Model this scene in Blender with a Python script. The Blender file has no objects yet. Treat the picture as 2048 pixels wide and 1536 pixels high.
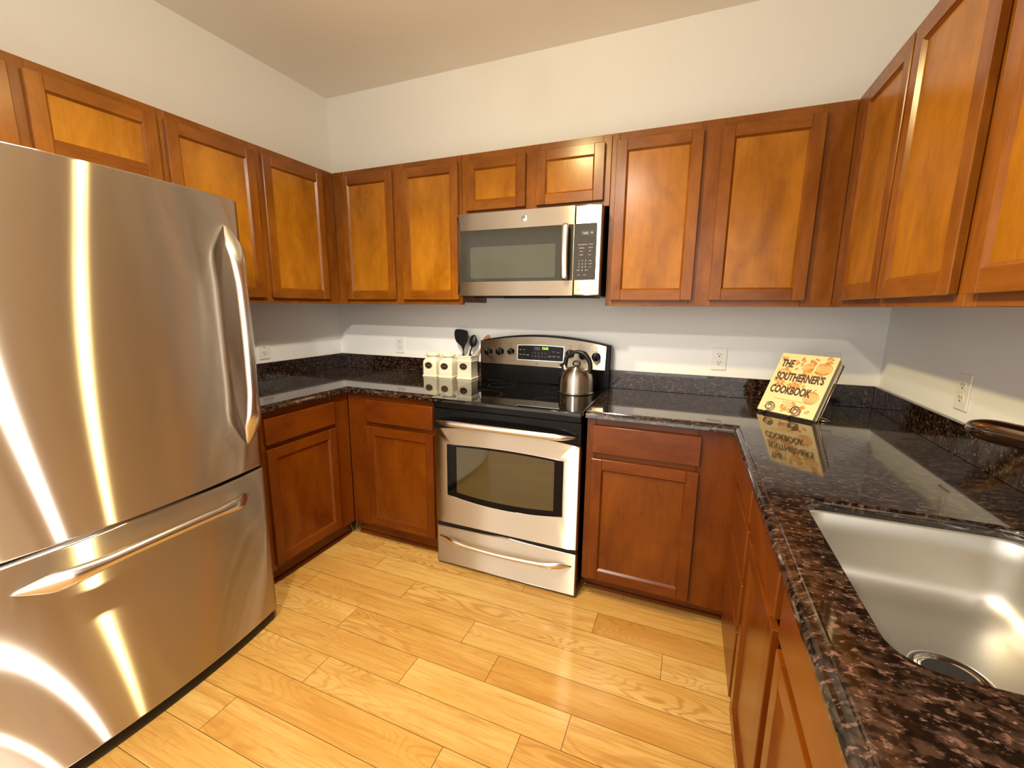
import bpy, bmesh, math, random
from mathutils import Vector, Matrix
from mathutils.geometry import tessellate_polygon
PI = math.pi
random.seed(7)
SC = bpy.context.scene
COL = SC.collection

# ------------------------------------------------------------------ camera
cam_d = bpy.data.cameras.new('camera')
cam = bpy.data.objects.new('camera', cam_d)
COL.objects.link(cam)
R2 = Vector((0.92427084, 0.38164435, 0.0084266))
U2 = Vector((-0.07605343, 0.16246555, 0.98377885))
FW = Vector((-0.37408461, 0.90991897, -0.17918753))
mw = Matrix((R2, U2, -FW)).transposed().to_4x4()
mw.translation = Vector((2.37197, -2.44740, 1.36712))
cam.matrix_world = mw
cam_d.sensor_width = 36.0
cam_d.sensor_fit = 'HORIZONTAL'
cam_d.lens = 855.857 / 2048 * 36
cam_d.clip_start = 0.02
SC.camera = cam

# ------------------------------------------------------------------ world, exposure
world = bpy.data.worlds.new('world')
SC.world = world
world.use_nodes = True
bg = world.node_tree.nodes['Background']
bg.inputs[0].default_value = (1.0, 0.94, 0.86, 1)
bg.inputs[1].default_value = 3.2   # even ambient fill, standing for an unseen living room behind the kitchen
SC.view_settings.view_transform = 'Standard'
SC.view_settings.look = 'None'
SC.view_settings.gamma = 1.0
SC.view_settings.use_curve_mapping = False
SC.view_settings.exposure = -0.24
SC.cycles.use_denoising = True
SC.cycles.caustics_reflective = False
SC.cycles.caustics_refractive = False
SC.cycles.max_bounces = 8
SC.cycles.sample_clamp_indirect = 6.0
# lamp strengths (the lamps themselves are built with their fixtures below)
# colour, glow of the frosted shade all round (W), beam out of its open mouth (W)
LAMP_YELLOW = ((1.0, 0.80, 0.36), 14, 100)
LAMP_WHITE = ((1.0, 0.93, 0.82), 2, 150)
LAMP_MIDDLE = ((1.0, 0.93, 0.82), 12, 150)
CONE, BLEND = 136, 0.75

# ------------------------------------------------------------------ dimensions
W = 3.20       # room width (left wall x=0, right wall x=W, back wall y=0)
HC = 2.724     # ceiling
REAR = -2.75    # side walls stop here, left open to let the ambient fill in
FAR = -3.6
ZC = 0.914     # worktop
UB, UT = 1.373, 2.148   # upper cabinets
UD = 0.30      # upper carcass depth
BD = 0.60      # base carcass depth

# ------------------------------------------------------------------ material helpers
def mat(name):
    m = bpy.data.materials.new(name)
    m.use_nodes = True
    nt = m.node_tree
    return m, nt, nt.nodes['Principled BSDF']

def N(nt, t, **kw):
    n = nt.nodes.new(t)
    for k, v in kw.items():
        setattr(n, k, v)
    return n

def plain(name, col, rough=0.5, metal=0.0, bump=0.0, bscale=200, ior=1.5, coat=0.0, emit=None, estr=0, var=0.04):
    m, nt, b = mat(name)
    tc = N(nt, 'ShaderNodeTexCoord')
    nz = N(nt, 'ShaderNodeTexNoise')
    nz.inputs['Scale'].default_value = 9
    nz.inputs['Detail'].default_value = 4
    nt.links.new(tc.outputs['Object'], nz.inputs['Vector'])
    mx = N(nt, 'ShaderNodeMix', data_type='RGBA')
    mx.inputs[6].default_value = tuple(c * (1 - var) for c in col) + (1,)
    mx.inputs[7].default_value = tuple(min(1, c * (1 + var)) for c in col) + (1,)
    nt.links.new(nz.outputs['Fac'], mx.inputs[0])
    nt.links.new(mx.outputs[2], b.inputs['Base Color'])
    b.inputs['Roughness'].default_value = rough
    b.inputs['Metallic'].default_value = metal
    b.inputs['IOR'].default_value = ior
    b.inputs['Coat Weight'].default_value = coat
    if bump:
        n2 = N(nt, 'ShaderNodeTexNoise')
        n2.inputs['Scale'].default_value = bscale
        n2.inputs['Detail'].default_value = 3
        nt.links.new(tc.outputs['Object'], n2.inputs['Vector'])
        bp = N(nt, 'ShaderNodeBump')
        bp.inputs['Strength'].default_value = bump
        bp.inputs['Distance'].default_value = 0.002
        nt.links.new(n2.outputs['Fac'], bp.inputs['Height'])
        nt.links.new(bp.outputs['Normal'], b.inputs['Normal'])
    if emit:
        b.inputs['Emission Color'].default_value = emit + (1,)
        b.inputs['Emission Strength'].default_value = estr
    return m

def wood(name, dark, light, axis, rough=0.3):
    """stained maple: blotchy tone plus fine grain running along one axis"""
    m, nt, b = mat(name)
    tc = N(nt, 'ShaderNodeTexCoord')
    info = N(nt, 'ShaderNodeObjectInfo')
    add = N(nt, 'ShaderNodeVectorMath', operation='ADD')
    sc = N(nt, 'ShaderNodeVectorMath', operation='SCALE')
    comb = N(nt, 'ShaderNodeCombineXYZ')
    for i in range(3):
        nt.links.new(info.outputs['Random'], comb.inputs[i])
    nt.links.new(comb.outputs[0], sc.inputs[0])
    sc.inputs[3].default_value = 17.0
    nt.links.new(tc.outputs['Object'], add.inputs[0])
    nt.links.new(sc.outputs[0], add.inputs[1])
    def noise(s_along, s_across, detail, dist=0.0):
        mp = N(nt, 'ShaderNodeMapping')
        s = [s_across] * 3
        s[axis] = s_along
        mp.inputs['Scale'].default_value = s
        nt.links.new(add.outputs[0], mp.inputs['Vector'])
        n = N(nt, 'ShaderNodeTexNoise')
        n.inputs['Scale'].default_value = 1.0
        n.inputs['Detail'].default_value = detail
        n.inputs['Distortion'].default_value = dist
        nt.links.new(mp.outputs[0], n.inputs['Vector'])
        return n
    blotch = noise(3.2, 8.0, 3, 0.6)
    fleck = noise(16, 34, 4, 0.8)
    grain = noise(5, 240, 4)
    a = N(nt, 'ShaderNodeMath', operation='MULTIPLY'); a.inputs[1].default_value = 0.62
    nt.links.new(blotch.outputs['Fac'], a.inputs[0])
    c = N(nt, 'ShaderNodeMath', operation='MULTIPLY_ADD'); c.inputs[1].default_value = 0.20
    nt.links.new(fleck.outputs['Fac'], c.inputs[0]); nt.links.new(a.outputs[0], c.inputs[2])
    d = N(nt, 'ShaderNodeMath', operation='MULTIPLY_ADD'); d.inputs[1].default_value = 0.18
    nt.links.new(grain.outputs['Fac'], d.inputs[0]); nt.links.new(c.outputs[0], d.inputs[2])
    mr = N(nt, 'ShaderNodeMapRange')
    mr.inputs['From Min'].default_value = 0.34
    mr.inputs['From Max'].default_value = 0.66
    nt.links.new(d.outputs[0], mr.inputs['Value'])
    mx = N(nt, 'ShaderNodeMix', data_type='RGBA')
    mx.inputs[6].default_value = dark + (1,)
    mx.inputs[7].default_value = light + (1,)
    nt.links.new(mr.outputs[0], mx.inputs[0])
    nt.links.new(mx.outputs[2], b.inputs['Base Color'])
    b.inputs['Roughness'].default_value = rough
    b.inputs['IOR'].default_value = 1.45
    b.inputs['Specular IOR Level'].default_value = 0.36
    bp = N(nt, 'ShaderNodeBump')
    bp.inputs['Strength'].default_value = 0.05
    bp.inputs['Distance'].default_value = 0.001
    nt.links.new(grain.outputs['Fac'], bp.inputs['Height'])
    nt.links.new(bp.outputs['Normal'], b.inputs['Normal'])
    return m

def steel(name, col=(0.60, 0.565, 0.52), rough=0.30, axis=1, aniso=0.85):
    """brushed stainless with horizontal brushing: glints are drawn out up and down, hardly sideways"""
    m, nt, b = mat(name)
    out = nt.nodes['Material Output']
    nt.nodes.remove(b)
    g = N(nt, 'ShaderNodeBsdfAnisotropic', distribution='MULTI_GGX')
    nt.links.new(g.outputs[0], out.inputs['Surface'])
    tc = N(nt, 'ShaderNodeTexCoord')
    mp = N(nt, 'ShaderNodeMapping')
    s = [900.0] * 3
    s[axis] = 8.0
    mp.inputs['Scale'].default_value = s
    nt.links.new(tc.outputs['Object'], mp.inputs['Vector'])
    n = N(nt, 'ShaderNodeTexNoise')
    n.inputs['Scale'].default_value = 1.0
    n.inputs['Detail'].default_value = 3
    nt.links.new(mp.outputs[0], n.inputs['Vector'])
    mr = N(nt, 'ShaderNodeMapRange')
    mr.inputs['To Min'].default_value = rough * 0.94
    mr.inputs['To Max'].default_value = rough * 1.06
    nt.links.new(n.outputs['Fac'], mr.inputs['Value'])
    nt.links.new(mr.outputs[0], g.inputs['Roughness'])
    mx = N(nt, 'ShaderNodeMix', data_type='RGBA')
    mx.inputs[6].default_value = tuple(c * 0.975 for c in col) + (1,)
    mx.inputs[7].default_value = tuple(c * 1.025 for c in col) + (1,)
    nt.links.new(n.outputs['Fac'], mx.inputs[0])
    nt.links.new(mx.outputs[2], g.inputs['Color'])
    g.inputs['Anisotropy'].default_value = aniso
    tg = N(nt, 'ShaderNodeTangent', direction_type='RADIAL', axis='Z')
    nt.links.new(tg.outputs[0], g.inputs['Tangent'])
    return m

def granite(name):
    m, nt, b = mat(name)
    tc = N(nt, 'ShaderNodeTexCoord')
    def layer(scale, kind, lo, hi, seed, smooth=0.03):
        mp = N(nt, 'ShaderNodeMapping')
        mp.inputs['Location'].default_value = (seed, seed * 2.1, seed * 0.7)
        mp.inputs['Scale'].default_value = (1.0, 1.55, 1.3)
        nt.links.new(tc.outputs['Object'], mp.inputs['Vector'])
        t = N(nt, 'ShaderNodeTexNoise')
        t.inputs['Scale'].default_value = scale
        t.inputs['Detail'].default_value = 5
        t.inputs['Roughness'].default_value = 0.62
        t.inputs['Distortion'].default_value = 0.25
        nt.links.new(mp.outputs[0], t.inputs['Vector'])
        r = N(nt, 'ShaderNodeMapRange', interpolation_type='SMOOTHSTEP')
        r.inputs['From Min'].default_value = lo
        r.inputs['From Max'].default_value = hi
        nt.links.new(t.outputs['Fac'], r.inputs['Value'])
        return r.outputs[0]
    def mixc(prev, col, fac):
        x = N(nt, 'ShaderNodeMix', data_type='RGBA')
        if isinstance(prev, tuple):
            x.inputs[6].default_value = prev + (1,)
        else:
            nt.links.new(prev, x.inputs[6])
        x.inputs[7].default_value = col + (1,)
        nt.links.new(fac, x.inputs[0])
        return x.outputs[2]
    c = mixc((0.0065, 0.0036, 0.0024), (0.040, 0.021, 0.013), layer(34, 0, 0.44, 0.60, 1.0))
    c = mixc(c, (0.13, 0.068, 0.046), layer(58, 0, 0.54, 0.66, 5.0))
    c = mixc(c, (0.26, 0.145, 0.11), layer(80, 0, 0.61, 0.75, 9.0))
    c = mixc(c, (0.004, 0.0025, 0.002), layer(48, 0, 0.53, 0.62, 13.0))
    nt.links.new(c, b.inputs['Base Color'])
    b.inputs['Roughness'].default_value = 0.06
    b.inputs['IOR'].default_value = 1.72
    return m

def floor_wood(name):
    m, nt, b = mat(name)
    tc = N(nt, 'ShaderNodeTexCoord')
    at = N(nt, 'ShaderNodeAttribute', attribute_name='tone')
    sd = N(nt, 'ShaderNodeAttribute', attribute_name='seed')
    comb = N(nt, 'ShaderNodeCombineXYZ')
    for i in range(3):
        nt.links.new(sd.outputs['Fac'], comb.inputs[i])
    add = N(nt, 'ShaderNodeVectorMath', operation='ADD')
    nt.links.new(tc.outputs['Object'], add.inputs[0]); nt.links.new(comb.outputs[0], add.inputs[1])
    def noise(sx, sy, detail, dist):
        mp = N(nt, 'ShaderNodeMapping'); mp.inputs['Scale'].default_value = (sx, sy, 1)
        nt.links.new(add.outputs[0], mp.inputs['Vector'])
        n = N(nt, 'ShaderNodeTexNoise'); n.inputs['Scale'].default_value = 1
        n.inputs['Detail'].default_value = detail; n.inputs['Distortion'].default_value = dist
        nt.links.new(mp.outputs[0], n.inputs['Vector'])
        return n.outputs['Fac']
    broad = noise(1.6, 9, 2, 0.5)
    # cathedral figure: contour bands of a stretched noise
    fig = noise(1.5, 8.5, 1.5, 0.35)
    mul = N(nt, 'ShaderNodeMath', operation='MULTIPLY'); mul.inputs[1].default_value = 150
    nt.links.new(fig, mul.inputs[0])
    sn = N(nt, 'ShaderNodeMath', operation='SINE'); nt.links.new(mul.outputs[0], sn.inputs[0])
    fm = N(nt, 'ShaderNodeMapRange'); fm.inputs['From Min'].default_value = 0.15; fm.inputs['From Max'].default_value = 1.0
    fm.inputs['To Max'].default_value = 0.55
    nt.links.new(sn.outputs[0], fm.inputs['Value'])
    msk = N(nt, 'ShaderNodeMapRange'); msk.inputs['From Min'].default_value = 0.40; msk.inputs['From Max'].default_value = 0.62
    nt.links.new(noise(1.1, 3.5, 2, 0.2), msk.inputs['Value'])
    fmm = N(nt, 'ShaderNodeMath', operation='MULTIPLY')
    nt.links.new(fm.outputs[0], fmm.inputs[0]); nt.links.new(msk.outputs[0], fmm.inputs[1])
    pores = noise(9, 260, 3, 0.2)
    pm = N(nt, 'ShaderNodeMapRange'); pm.inputs['From Min'].default_value = 0.52; pm.inputs['From Max'].default_value = 0.75
    pm.inputs['To Max'].default_value = 0.5
    nt.links.new(pores, pm.inputs['Value'])
    def mixc(a, bcol, fac):
        x = N(nt, 'ShaderNodeMix', data_type='RGBA')
        if isinstance(a, tuple): x.inputs[6].default_value = a + (1,)
        else: nt.links.new(a, x.inputs[6])
        if isinstance(bcol, tuple): x.inputs[7].default_value = bcol + (1,)
        else: nt.links.new(bcol, x.inputs[7])
        nt.links.new(fac, x.inputs[0])
        return x.outputs[2]
    br = N(nt, 'ShaderNodeMapRange'); br.inputs['From Min'].default_value = 0.35; br.inputs['From Max'].default_value = 0.68
    nt.links.new(broad, br.inputs['Value'])
    c1 = mixc((0.61, 0.385, 0.125), (0.52, 0.290, 0.070), br.outputs[0])
    c2 = mixc((0.50, 0.265, 0.060), (0.41, 0.190, 0.036), br.outputs[0])
    c = mixc(c1, c2, at.outputs['Fac'])
    c = mixc(c, (0.33, 0.125, 0.024), fmm.outputs[0])
    streak = noise(2.6, 70, 3, 0.6)
    sm = N(nt, 'ShaderNodeMapRange'); sm.inputs['From Min'].default_value = 0.50; sm.inputs['From Max'].default_value = 0.72
    sm.inputs['To Max'].default_value = 0.55
    nt.links.new(streak, sm.inputs['Value'])
    c = mixc(c, (0.38, 0.165, 0.034), sm.outputs[0])
    c = mixc(c, (0.32, 0.125, 0.026), pm.outputs[0])
    nt.links.new(c, b.inputs['Base Color'])
    b.inputs['Roughness'].default_value = 0.15
    b.inputs['IOR'].default_value = 1.5
    bp = N(nt, 'ShaderNodeBump'); bp.inputs['Strength'].default_value = 0.06; bp.inputs['Distance'].default_value = 0.001
    nt.links.new(pores, bp.inputs['Height']); nt.links.new(bp.outputs['Normal'], b.inputs['Normal'])
    return m

M = {}
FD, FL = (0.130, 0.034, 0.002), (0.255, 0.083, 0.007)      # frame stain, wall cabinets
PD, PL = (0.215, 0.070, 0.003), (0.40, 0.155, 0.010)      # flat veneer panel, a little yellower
BFD, BFL = (0.085, 0.016, 0.0010), (0.150, 0.035, 0.0020)  # base cabinets: redder and darker than the wall cabinets
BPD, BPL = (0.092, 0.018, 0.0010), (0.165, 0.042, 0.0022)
M['frame_v'] = wood('stained maple upright', FD, FL, 2, 0.24)
M['frame_x'] = wood('stained maple rail across', FD, FL, 0, 0.24)
M['frame_y'] = wood('stained maple rail along', FD, FL, 1, 0.24)
M['base_v'] = wood('dark maple upright', BFD, BFL, 2, 0.24)
M['base_x'] = wood('dark maple rail across', BFD, BFL, 0, 0.24)
M['base_y'] = wood('dark maple rail along', BFD, BFL, 1, 0.24)
M['base_panel'] = wood('dark maple veneer', BPD, BPL, 2, 0.22)
M['panel'] = wood('stained maple veneer', PD, PL, 2, 0.22)
M['floor'] = floor_wood('oak floorboards')
M['floor_gap'] = plain('floor joint', (0.05, 0.018, 0.005), 0.7)
M['granite'] = granite('dark brown granite')
M['wall'] = plain('wall paint', (0.86, 0.845, 0.805), 0.6, bump=0.12, bscale=350, var=0.01)
M['ceiling'] = plain('ceiling paint', (0.88, 0.83, 0.72), 0.8, bump=0.1, bscale=300, var=0.01)
M['steel_y'] = steel('brushed steel fridge', col=(0.95, 0.87, 0.77), axis=1, rough=0.30, aniso=0.90)
M['steel_x'] = steel('brushed steel appliance', col=(0.80, 0.69, 0.54), axis=0, rough=0.38, aniso=0.84)
M['steel_sink'] = plain('satin steel sink', (0.58, 0.55, 0.50), 0.40, 1.0)
M['steel_kettle'] = steel('brushed steel kettle', col=(0.55, 0.50, 0.42), rough=0.30, axis=2, aniso=0.75)
M['polished'] = plain('polished steel', (0.72, 0.69, 0.65), 0.13, 1.0)
M['handle'] = plain('satin steel handle', (0.70, 0.66, 0.61), 0.24, 1.0)
M['bronze'] = plain('dark polished bronze', (0.30, 0.25, 0.21), 0.12, 1.0)
M['wire'] = plain('aged bronze wire', (0.46, 0.36, 0.26), 0.25, 1.0)
M['black_gloss'] = plain('black enamel', (0.004, 0.0035, 0.0035), 0.14, ior=1.22)
M['black_glass'] = plain('black glass', (0.003, 0.0025, 0.0025), 0.03, ior=1.5)
M['dark_glass'] = plain('dark display glass', (0.003, 0.0025, 0.0025), 0.05, ior=1.25)
M['black'] = plain('black plastic', (0.006, 0.0055, 0.005), 0.35, ior=1.35)
M['dark_gap'] = plain('dark gasket', (0.006, 0.004, 0.004), 0.8)
M['mw_glass'] = plain('smoked microwave glass', (0.034, 0.031, 0.025), 0.10, ior=1.28)
M['mw_screen'] = plain('microwave screen glass', (0.062, 0.063, 0.050), 0.12, ior=1.28)
M['mw_keys'] = plain('key panel', (0.040, 0.033, 0.028), 0.2, ior=1.3)
M['grey_print'] = plain('grey printing', (0.50, 0.47, 0.43), 0.6)
M['dark_print'] = plain('dark printing', (0.06, 0.05, 0.045), 0.6)
M['lcd_green'] = plain('green clock digits', (0.3, 0.7, 0.05), 0.5, emit=(0.50, 1.0, 0.05), estr=2.2)
M['lcd_dim'] = plain('dim clock digits', (0.3, 0.32, 0.15), 0.5, emit=(0.55, 0.6, 0.28), estr=0.35)
M['oven_glass'] = plain('oven glass', (0.050, 0.036, 0.012), 0.05, ior=1.65)
M['outlet'] = plain('white plastic', (0.80, 0.77, 0.70), 0.35)
M['slot'] = plain('outlet slot', (0.03, 0.025, 0.02), 0.7)
M['ceramic'] = plain('cream ceramic', (0.80, 0.74, 0.58), 0.22, var=0.03)
M['relief'] = plain('antiqued relief', (0.48, 0.42, 0.30), 0.4)
M['plaque'] = plain('dark brown plaque', (0.035, 0.018, 0.008), 0.35, var=0.3)
M['plaque_ink'] = plain('plaque script', (0.30, 0.18, 0.08), 0.5)
M['silicone'] = plain('black nylon', (0.007, 0.006, 0.007), 0.33)
M['beech'] = wood('beech spoon', (0.42, 0.19, 0.075), (0.62, 0.32, 0.15), 2, 0.5)
M['cover'] = plain('cream book cover', (0.80, 0.62, 0.31), 0.4, var=0.05)
M['pages'] = plain('book pages', (0.62, 0.56, 0.45), 0.7)
M['title_ink'] = plain('dark brown title ink', (0.06, 0.012, 0.008), 0.5)
M['orange_ink'] = plain('orange drawing ink', (0.62, 0.23, 0.035), 0.5, var=0.2)
M['orange_pale'] = plain('pale orange wash', (0.79, 0.54, 0.21), 0.5, var=0.12)
M['white_metal'] = plain('white painted metal', (0.75, 0.73, 0.70), 0.4)
M['bulb_yellow'] = plain('warm lamp glass', (1, 0.9, 0.7), 0.4, emit=LAMP_YELLOW[0], estr=12.0)
M['bulb_white'] = plain('white lamp glass', (1, 0.95, 0.9), 0.4, emit=LAMP_WHITE[0], estr=12.0)

# ------------------------------------------------------------------ mesh helpers
class MB:
    """collects shapes into one mesh; T maps local coordinates to the world"""
    def __init__(s, T=None):
        s.bm = bmesh.new()
        s.T = T or Matrix.Identity(4)
    def v(s, p):
        return s.bm.verts.new(s.T @ Vector(p))
    def f(s, vs, mi=0, smooth=False):
        try:
            fc = s.bm.faces.new(vs)
        except ValueError:
            return None
        fc.material_index = mi
        fc.smooth = smooth
        return fc
    def box(s, x0, x1, y0, y1, z0, z1, bev=0.0, mi=0, seg=1):
        vs = [s.v((x, y, z)) for z in (z0, z1) for y in (y0, y1) for x in (x0, x1)]
        fs = [s.f([vs[i] for i in q], mi) for q in
              ((0, 2, 3, 1), (4, 5, 7, 6), (0, 1, 5, 4), (2, 6, 7, 3), (0, 4, 6, 2), (1, 3, 7, 5))]
        if bev:
            es = {e for fc in fs for e in fc.edges}
            r = bmesh.ops.bevel(s.bm, geom=list(es), offset=bev, segments=seg, affect='EDGES', profile=0.5)
            for fc in r['faces']:
                fc.material_index = mi
                if seg > 1: fc.smooth = True
        return s
    def loft(s, loops, caps=(True, True), closed=True, mi=0, smooth=True):
        L = [[s.v(p) for p in lp] for lp in loops]
        n = len(L[0])
        for a, b in zip(L, L[1:]):
            for i in range(n if closed else n - 1):
                j = (i + 1) % n
                s.f([a[i], a[j], b[j], b[i]], mi, smooth)
        if caps[0]: s.f(L[0][::-1], mi)
        if caps[1]: s.f(L[-1], mi)
        return s
    def lathe(s, prof, cx=0, cy=0, cz=0, n=40, mi=0, caps=(True, True), axis='z'):
        loops = []
        for r, z in prof:
            lp = []
            for i in range(n):
                a = 2 * PI * i / n
                q = (r * math.cos(a), r * math.sin(a), z)
                if axis == 'y': q = (q[0], -q[2], q[1])
                lp.append((cx + q[0], cy + q[1], cz + q[2]))
            loops.append(lp)
        return s.loft(loops, caps, True, mi)
    def sweep(s, pts, w, h, side, n=14, mi=0):
        """elliptical tube: w along `side`, h across it"""
        pts = [Vector(p) for p in pts]
        side = Vector(side) if side else None
        loops = []
        for i, p in enumerate(pts):
            t = (pts[min(i + 1, len(pts) - 1)] - pts[max(i - 1, 0)]).normalized()
            sd = side if side else (Vector((0, 0, 1)) if abs(t.z) < 0.9 else Vector((1, 0, 0)))
            sv = (sd - t * sd.dot(t)).normalized()
            nv = t.cross(sv)
            ww = w[i] if isinstance(w, (list, tuple)) else w
            hh = h[i] if isinstance(h, (list, tuple)) else h
            loops.append([p + sv * ww * math.cos(2 * PI * k / n) + nv * hh * math.sin(2 * PI * k / n) for k in range(n)])
        return s.loft(loops, (True, True), True, mi)
    def tube(s, pts, r, n=10, mi=0):
        """round tube with parallel-transported sections"""
        pts = [Vector(p) for p in pts]
        t0 = (pts[1] - pts[0]).normalized()
        up = Vector((0, 0, 1)) if abs(t0.z) < 0.8 else Vector((1, 0, 0))
        sv = (up - t0 * up.dot(t0)).normalized()
        loops = []
        for i, p in enumerate(pts):
            t = (pts[min(i + 1, len(pts) - 1)] - pts[max(i - 1, 0)]).normalized()
            sv = (sv - t * sv.dot(t)).normalized()
            nv = t.cross(sv)
            rr = r[i] if isinstance(r, (list, tuple)) else r
            loops.append([p + sv * rr * math.cos(2 * PI * k / n) + nv * rr * math.sin(2 * PI * k / n) for k in range(n)])
        return s.loft(loops, (True, True), True, mi)
    def prism(s, poly, y0, y1, mi=0, bev=0.0):
        """polygon in the xz plane, extruded along y"""
        a = [s.v((x, y0, z)) for x, z in poly]
        b = [s.v((x, y1, z)) for x, z in poly]
        n = len(poly)
        fs = [s.f(a, mi), s.f(b[::-1], mi)]
        for i in range(n):
            j = (i + 1) % n
            fs.append(s.f([a[i], b[i], b[j], a[j]], mi))
        if bev:
            es = [e for e in {e for fc in fs[:1] for e in fc.edges}]
            bmesh.ops.bevel(s.bm, geom=es, offset=bev, segments=2, affect='EDGES', profile=0.5)
        return s
    def ring(s, outer, inner, y0, y1, mi=0):
        """frame between two polygons of equal length in xz, front at y0, back at y1"""
        ao = [s.v((x, y0, z)) for x, z in outer]; ai = [s.v((x, y0, z)) for x, z in inner]
        bo = [s.v((x, y1, z)) for x, z in outer]; bi = [s.v((x, y1, z)) for x, z in inner]
        n = len(outer)
        for i in range(n):
            j = (i + 1) % n
            s.f([ao[i], ao[j], ai[j], ai[i]], mi); s.f([bo[i], bi[i], bi[j], bo[j]], mi)
            s.f([ao[i], bo[i], bo[j], ao[j]], mi); s.f([ai[i], ai[j], bi[j], bi[i]], mi)
        return s

WM = {}
def link(o, parent=None, world=None):
    COL.objects.link(o)
    if parent is not None:
        o.parent = parent
        WM[o.name] = WM[parent.name]
    else:
        WM[o.name] = world or Matrix.Identity(4)
    return o

def obj(name, mb, mats, parent=None, origin=None, label=None, kind=None, smooth_angle=None):
    bm = mb.bm
    bmesh.ops.recalc_face_normals(bm, faces=bm.faces[:])
    Wd = WM[parent.name] if parent is not None else Matrix.Translation(Vector(origin) if origin else Vector((0, 0, 0)))
    bm.transform(Wd.inverted())
    me = bpy.data.meshes.new(name)
    bm.to_mesh(me); bm.free()
    for m in (mats if isinstance(mats, (list, tuple)) else [mats]):
        me.materials.append(m)
    if smooth_angle:
        me.polygons.foreach_set('use_smooth', [True] * len(me.polygons))
        me.set_sharp_from_angle(angle=math.radians(smooth_angle))
    o = bpy.data.objects.new(name, me)
    link(o, parent, Wd)
    if parent is None: o.matrix_world = Wd
    if label: o['label'] = label
    if kind: o['kind'] = kind
    return o

def thing(name, label, cat, loc=(0, 0, 0), rotz=0.0, group=None):
    o = bpy.data.objects.new(name, None)
    o.empty_display_size = 0.1
    mwm = Matrix.Translation(Vector(loc)) @ Matrix.Rotation(rotz, 4, 'Z')
    link(o, None, mwm)
    o.matrix_world = mwm
    o['label'] = label; o['category'] = cat
    if group: o['group'] = group
    return o

def tag(o, label, cat, group=None):
    o['label'] = label; o['category'] = cat
    if group: o['group'] = group
    return o

def struct(name, mb, m, parent=None):
    o = obj(name, mb, m, parent)
    o['kind'] = 'structure'
    return o

def dup(root, loc, label, group=None):
    r = root.copy(); COL.objects.link(r); r.location = loc
    r['label'] = label
    if group: r['group'] = group
    WM[r.name] = Matrix.Translation(Vector(loc))
    for ch in list(root.children):
        c = ch.copy(); COL.objects.link(c); c.parent = r
        for g in list(ch.children):
            d = g.copy(); COL.objects.link(d); d.parent = c
    return r

FONT_CACHE = {}
def text_mb(lines, T, xs=1.0, bold=0.0, depth=0.0004, align='CENTER'):
    """lines: (string, x, z, size) in local xz plane facing -y"""
    mb = MB(T)
    for s, x, z, size in lines:
        key = (s, size, bold, align)
        cu = bpy.data.curves.new('t', 'FONT')
        cu.body = s; cu.size = size; cu.align_x = align; cu.align_y = 'CENTER'
        cu.offset = bold; cu.extrude = 0.0; cu.resolution_u = 3
        ob = bpy.data.objects.new('t', cu)
        COL.objects.link(ob)
        dg = bpy.context.evaluated_depsgraph_get()
        me = bpy.data.meshes.new_from_object(ob.evaluated_get(dg))
        vs = [mb.v((x + v.co.x * xs, -depth, z + v.co.y)) for v in me.vertices]
        for pl in me.polygons:
            mb.f([vs[i] for i in pl.vertices])
        bpy.data.objects.remove(ob); bpy.data.meshes.remove(me); bpy.data.curves.remove(cu)
    return mb

def frame_T(p, ux):
    """local x -> ux (horizontal), local -y -> outward (front), local z up"""
    ux = Vector(ux).normalized()
    uz = Vector((0, 0, 1))
    uy = uz.cross(ux)
    m = Matrix((ux, uy, uz)).transposed().to_4x4()
    m.translation = Vector(p)
    return m

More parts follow.
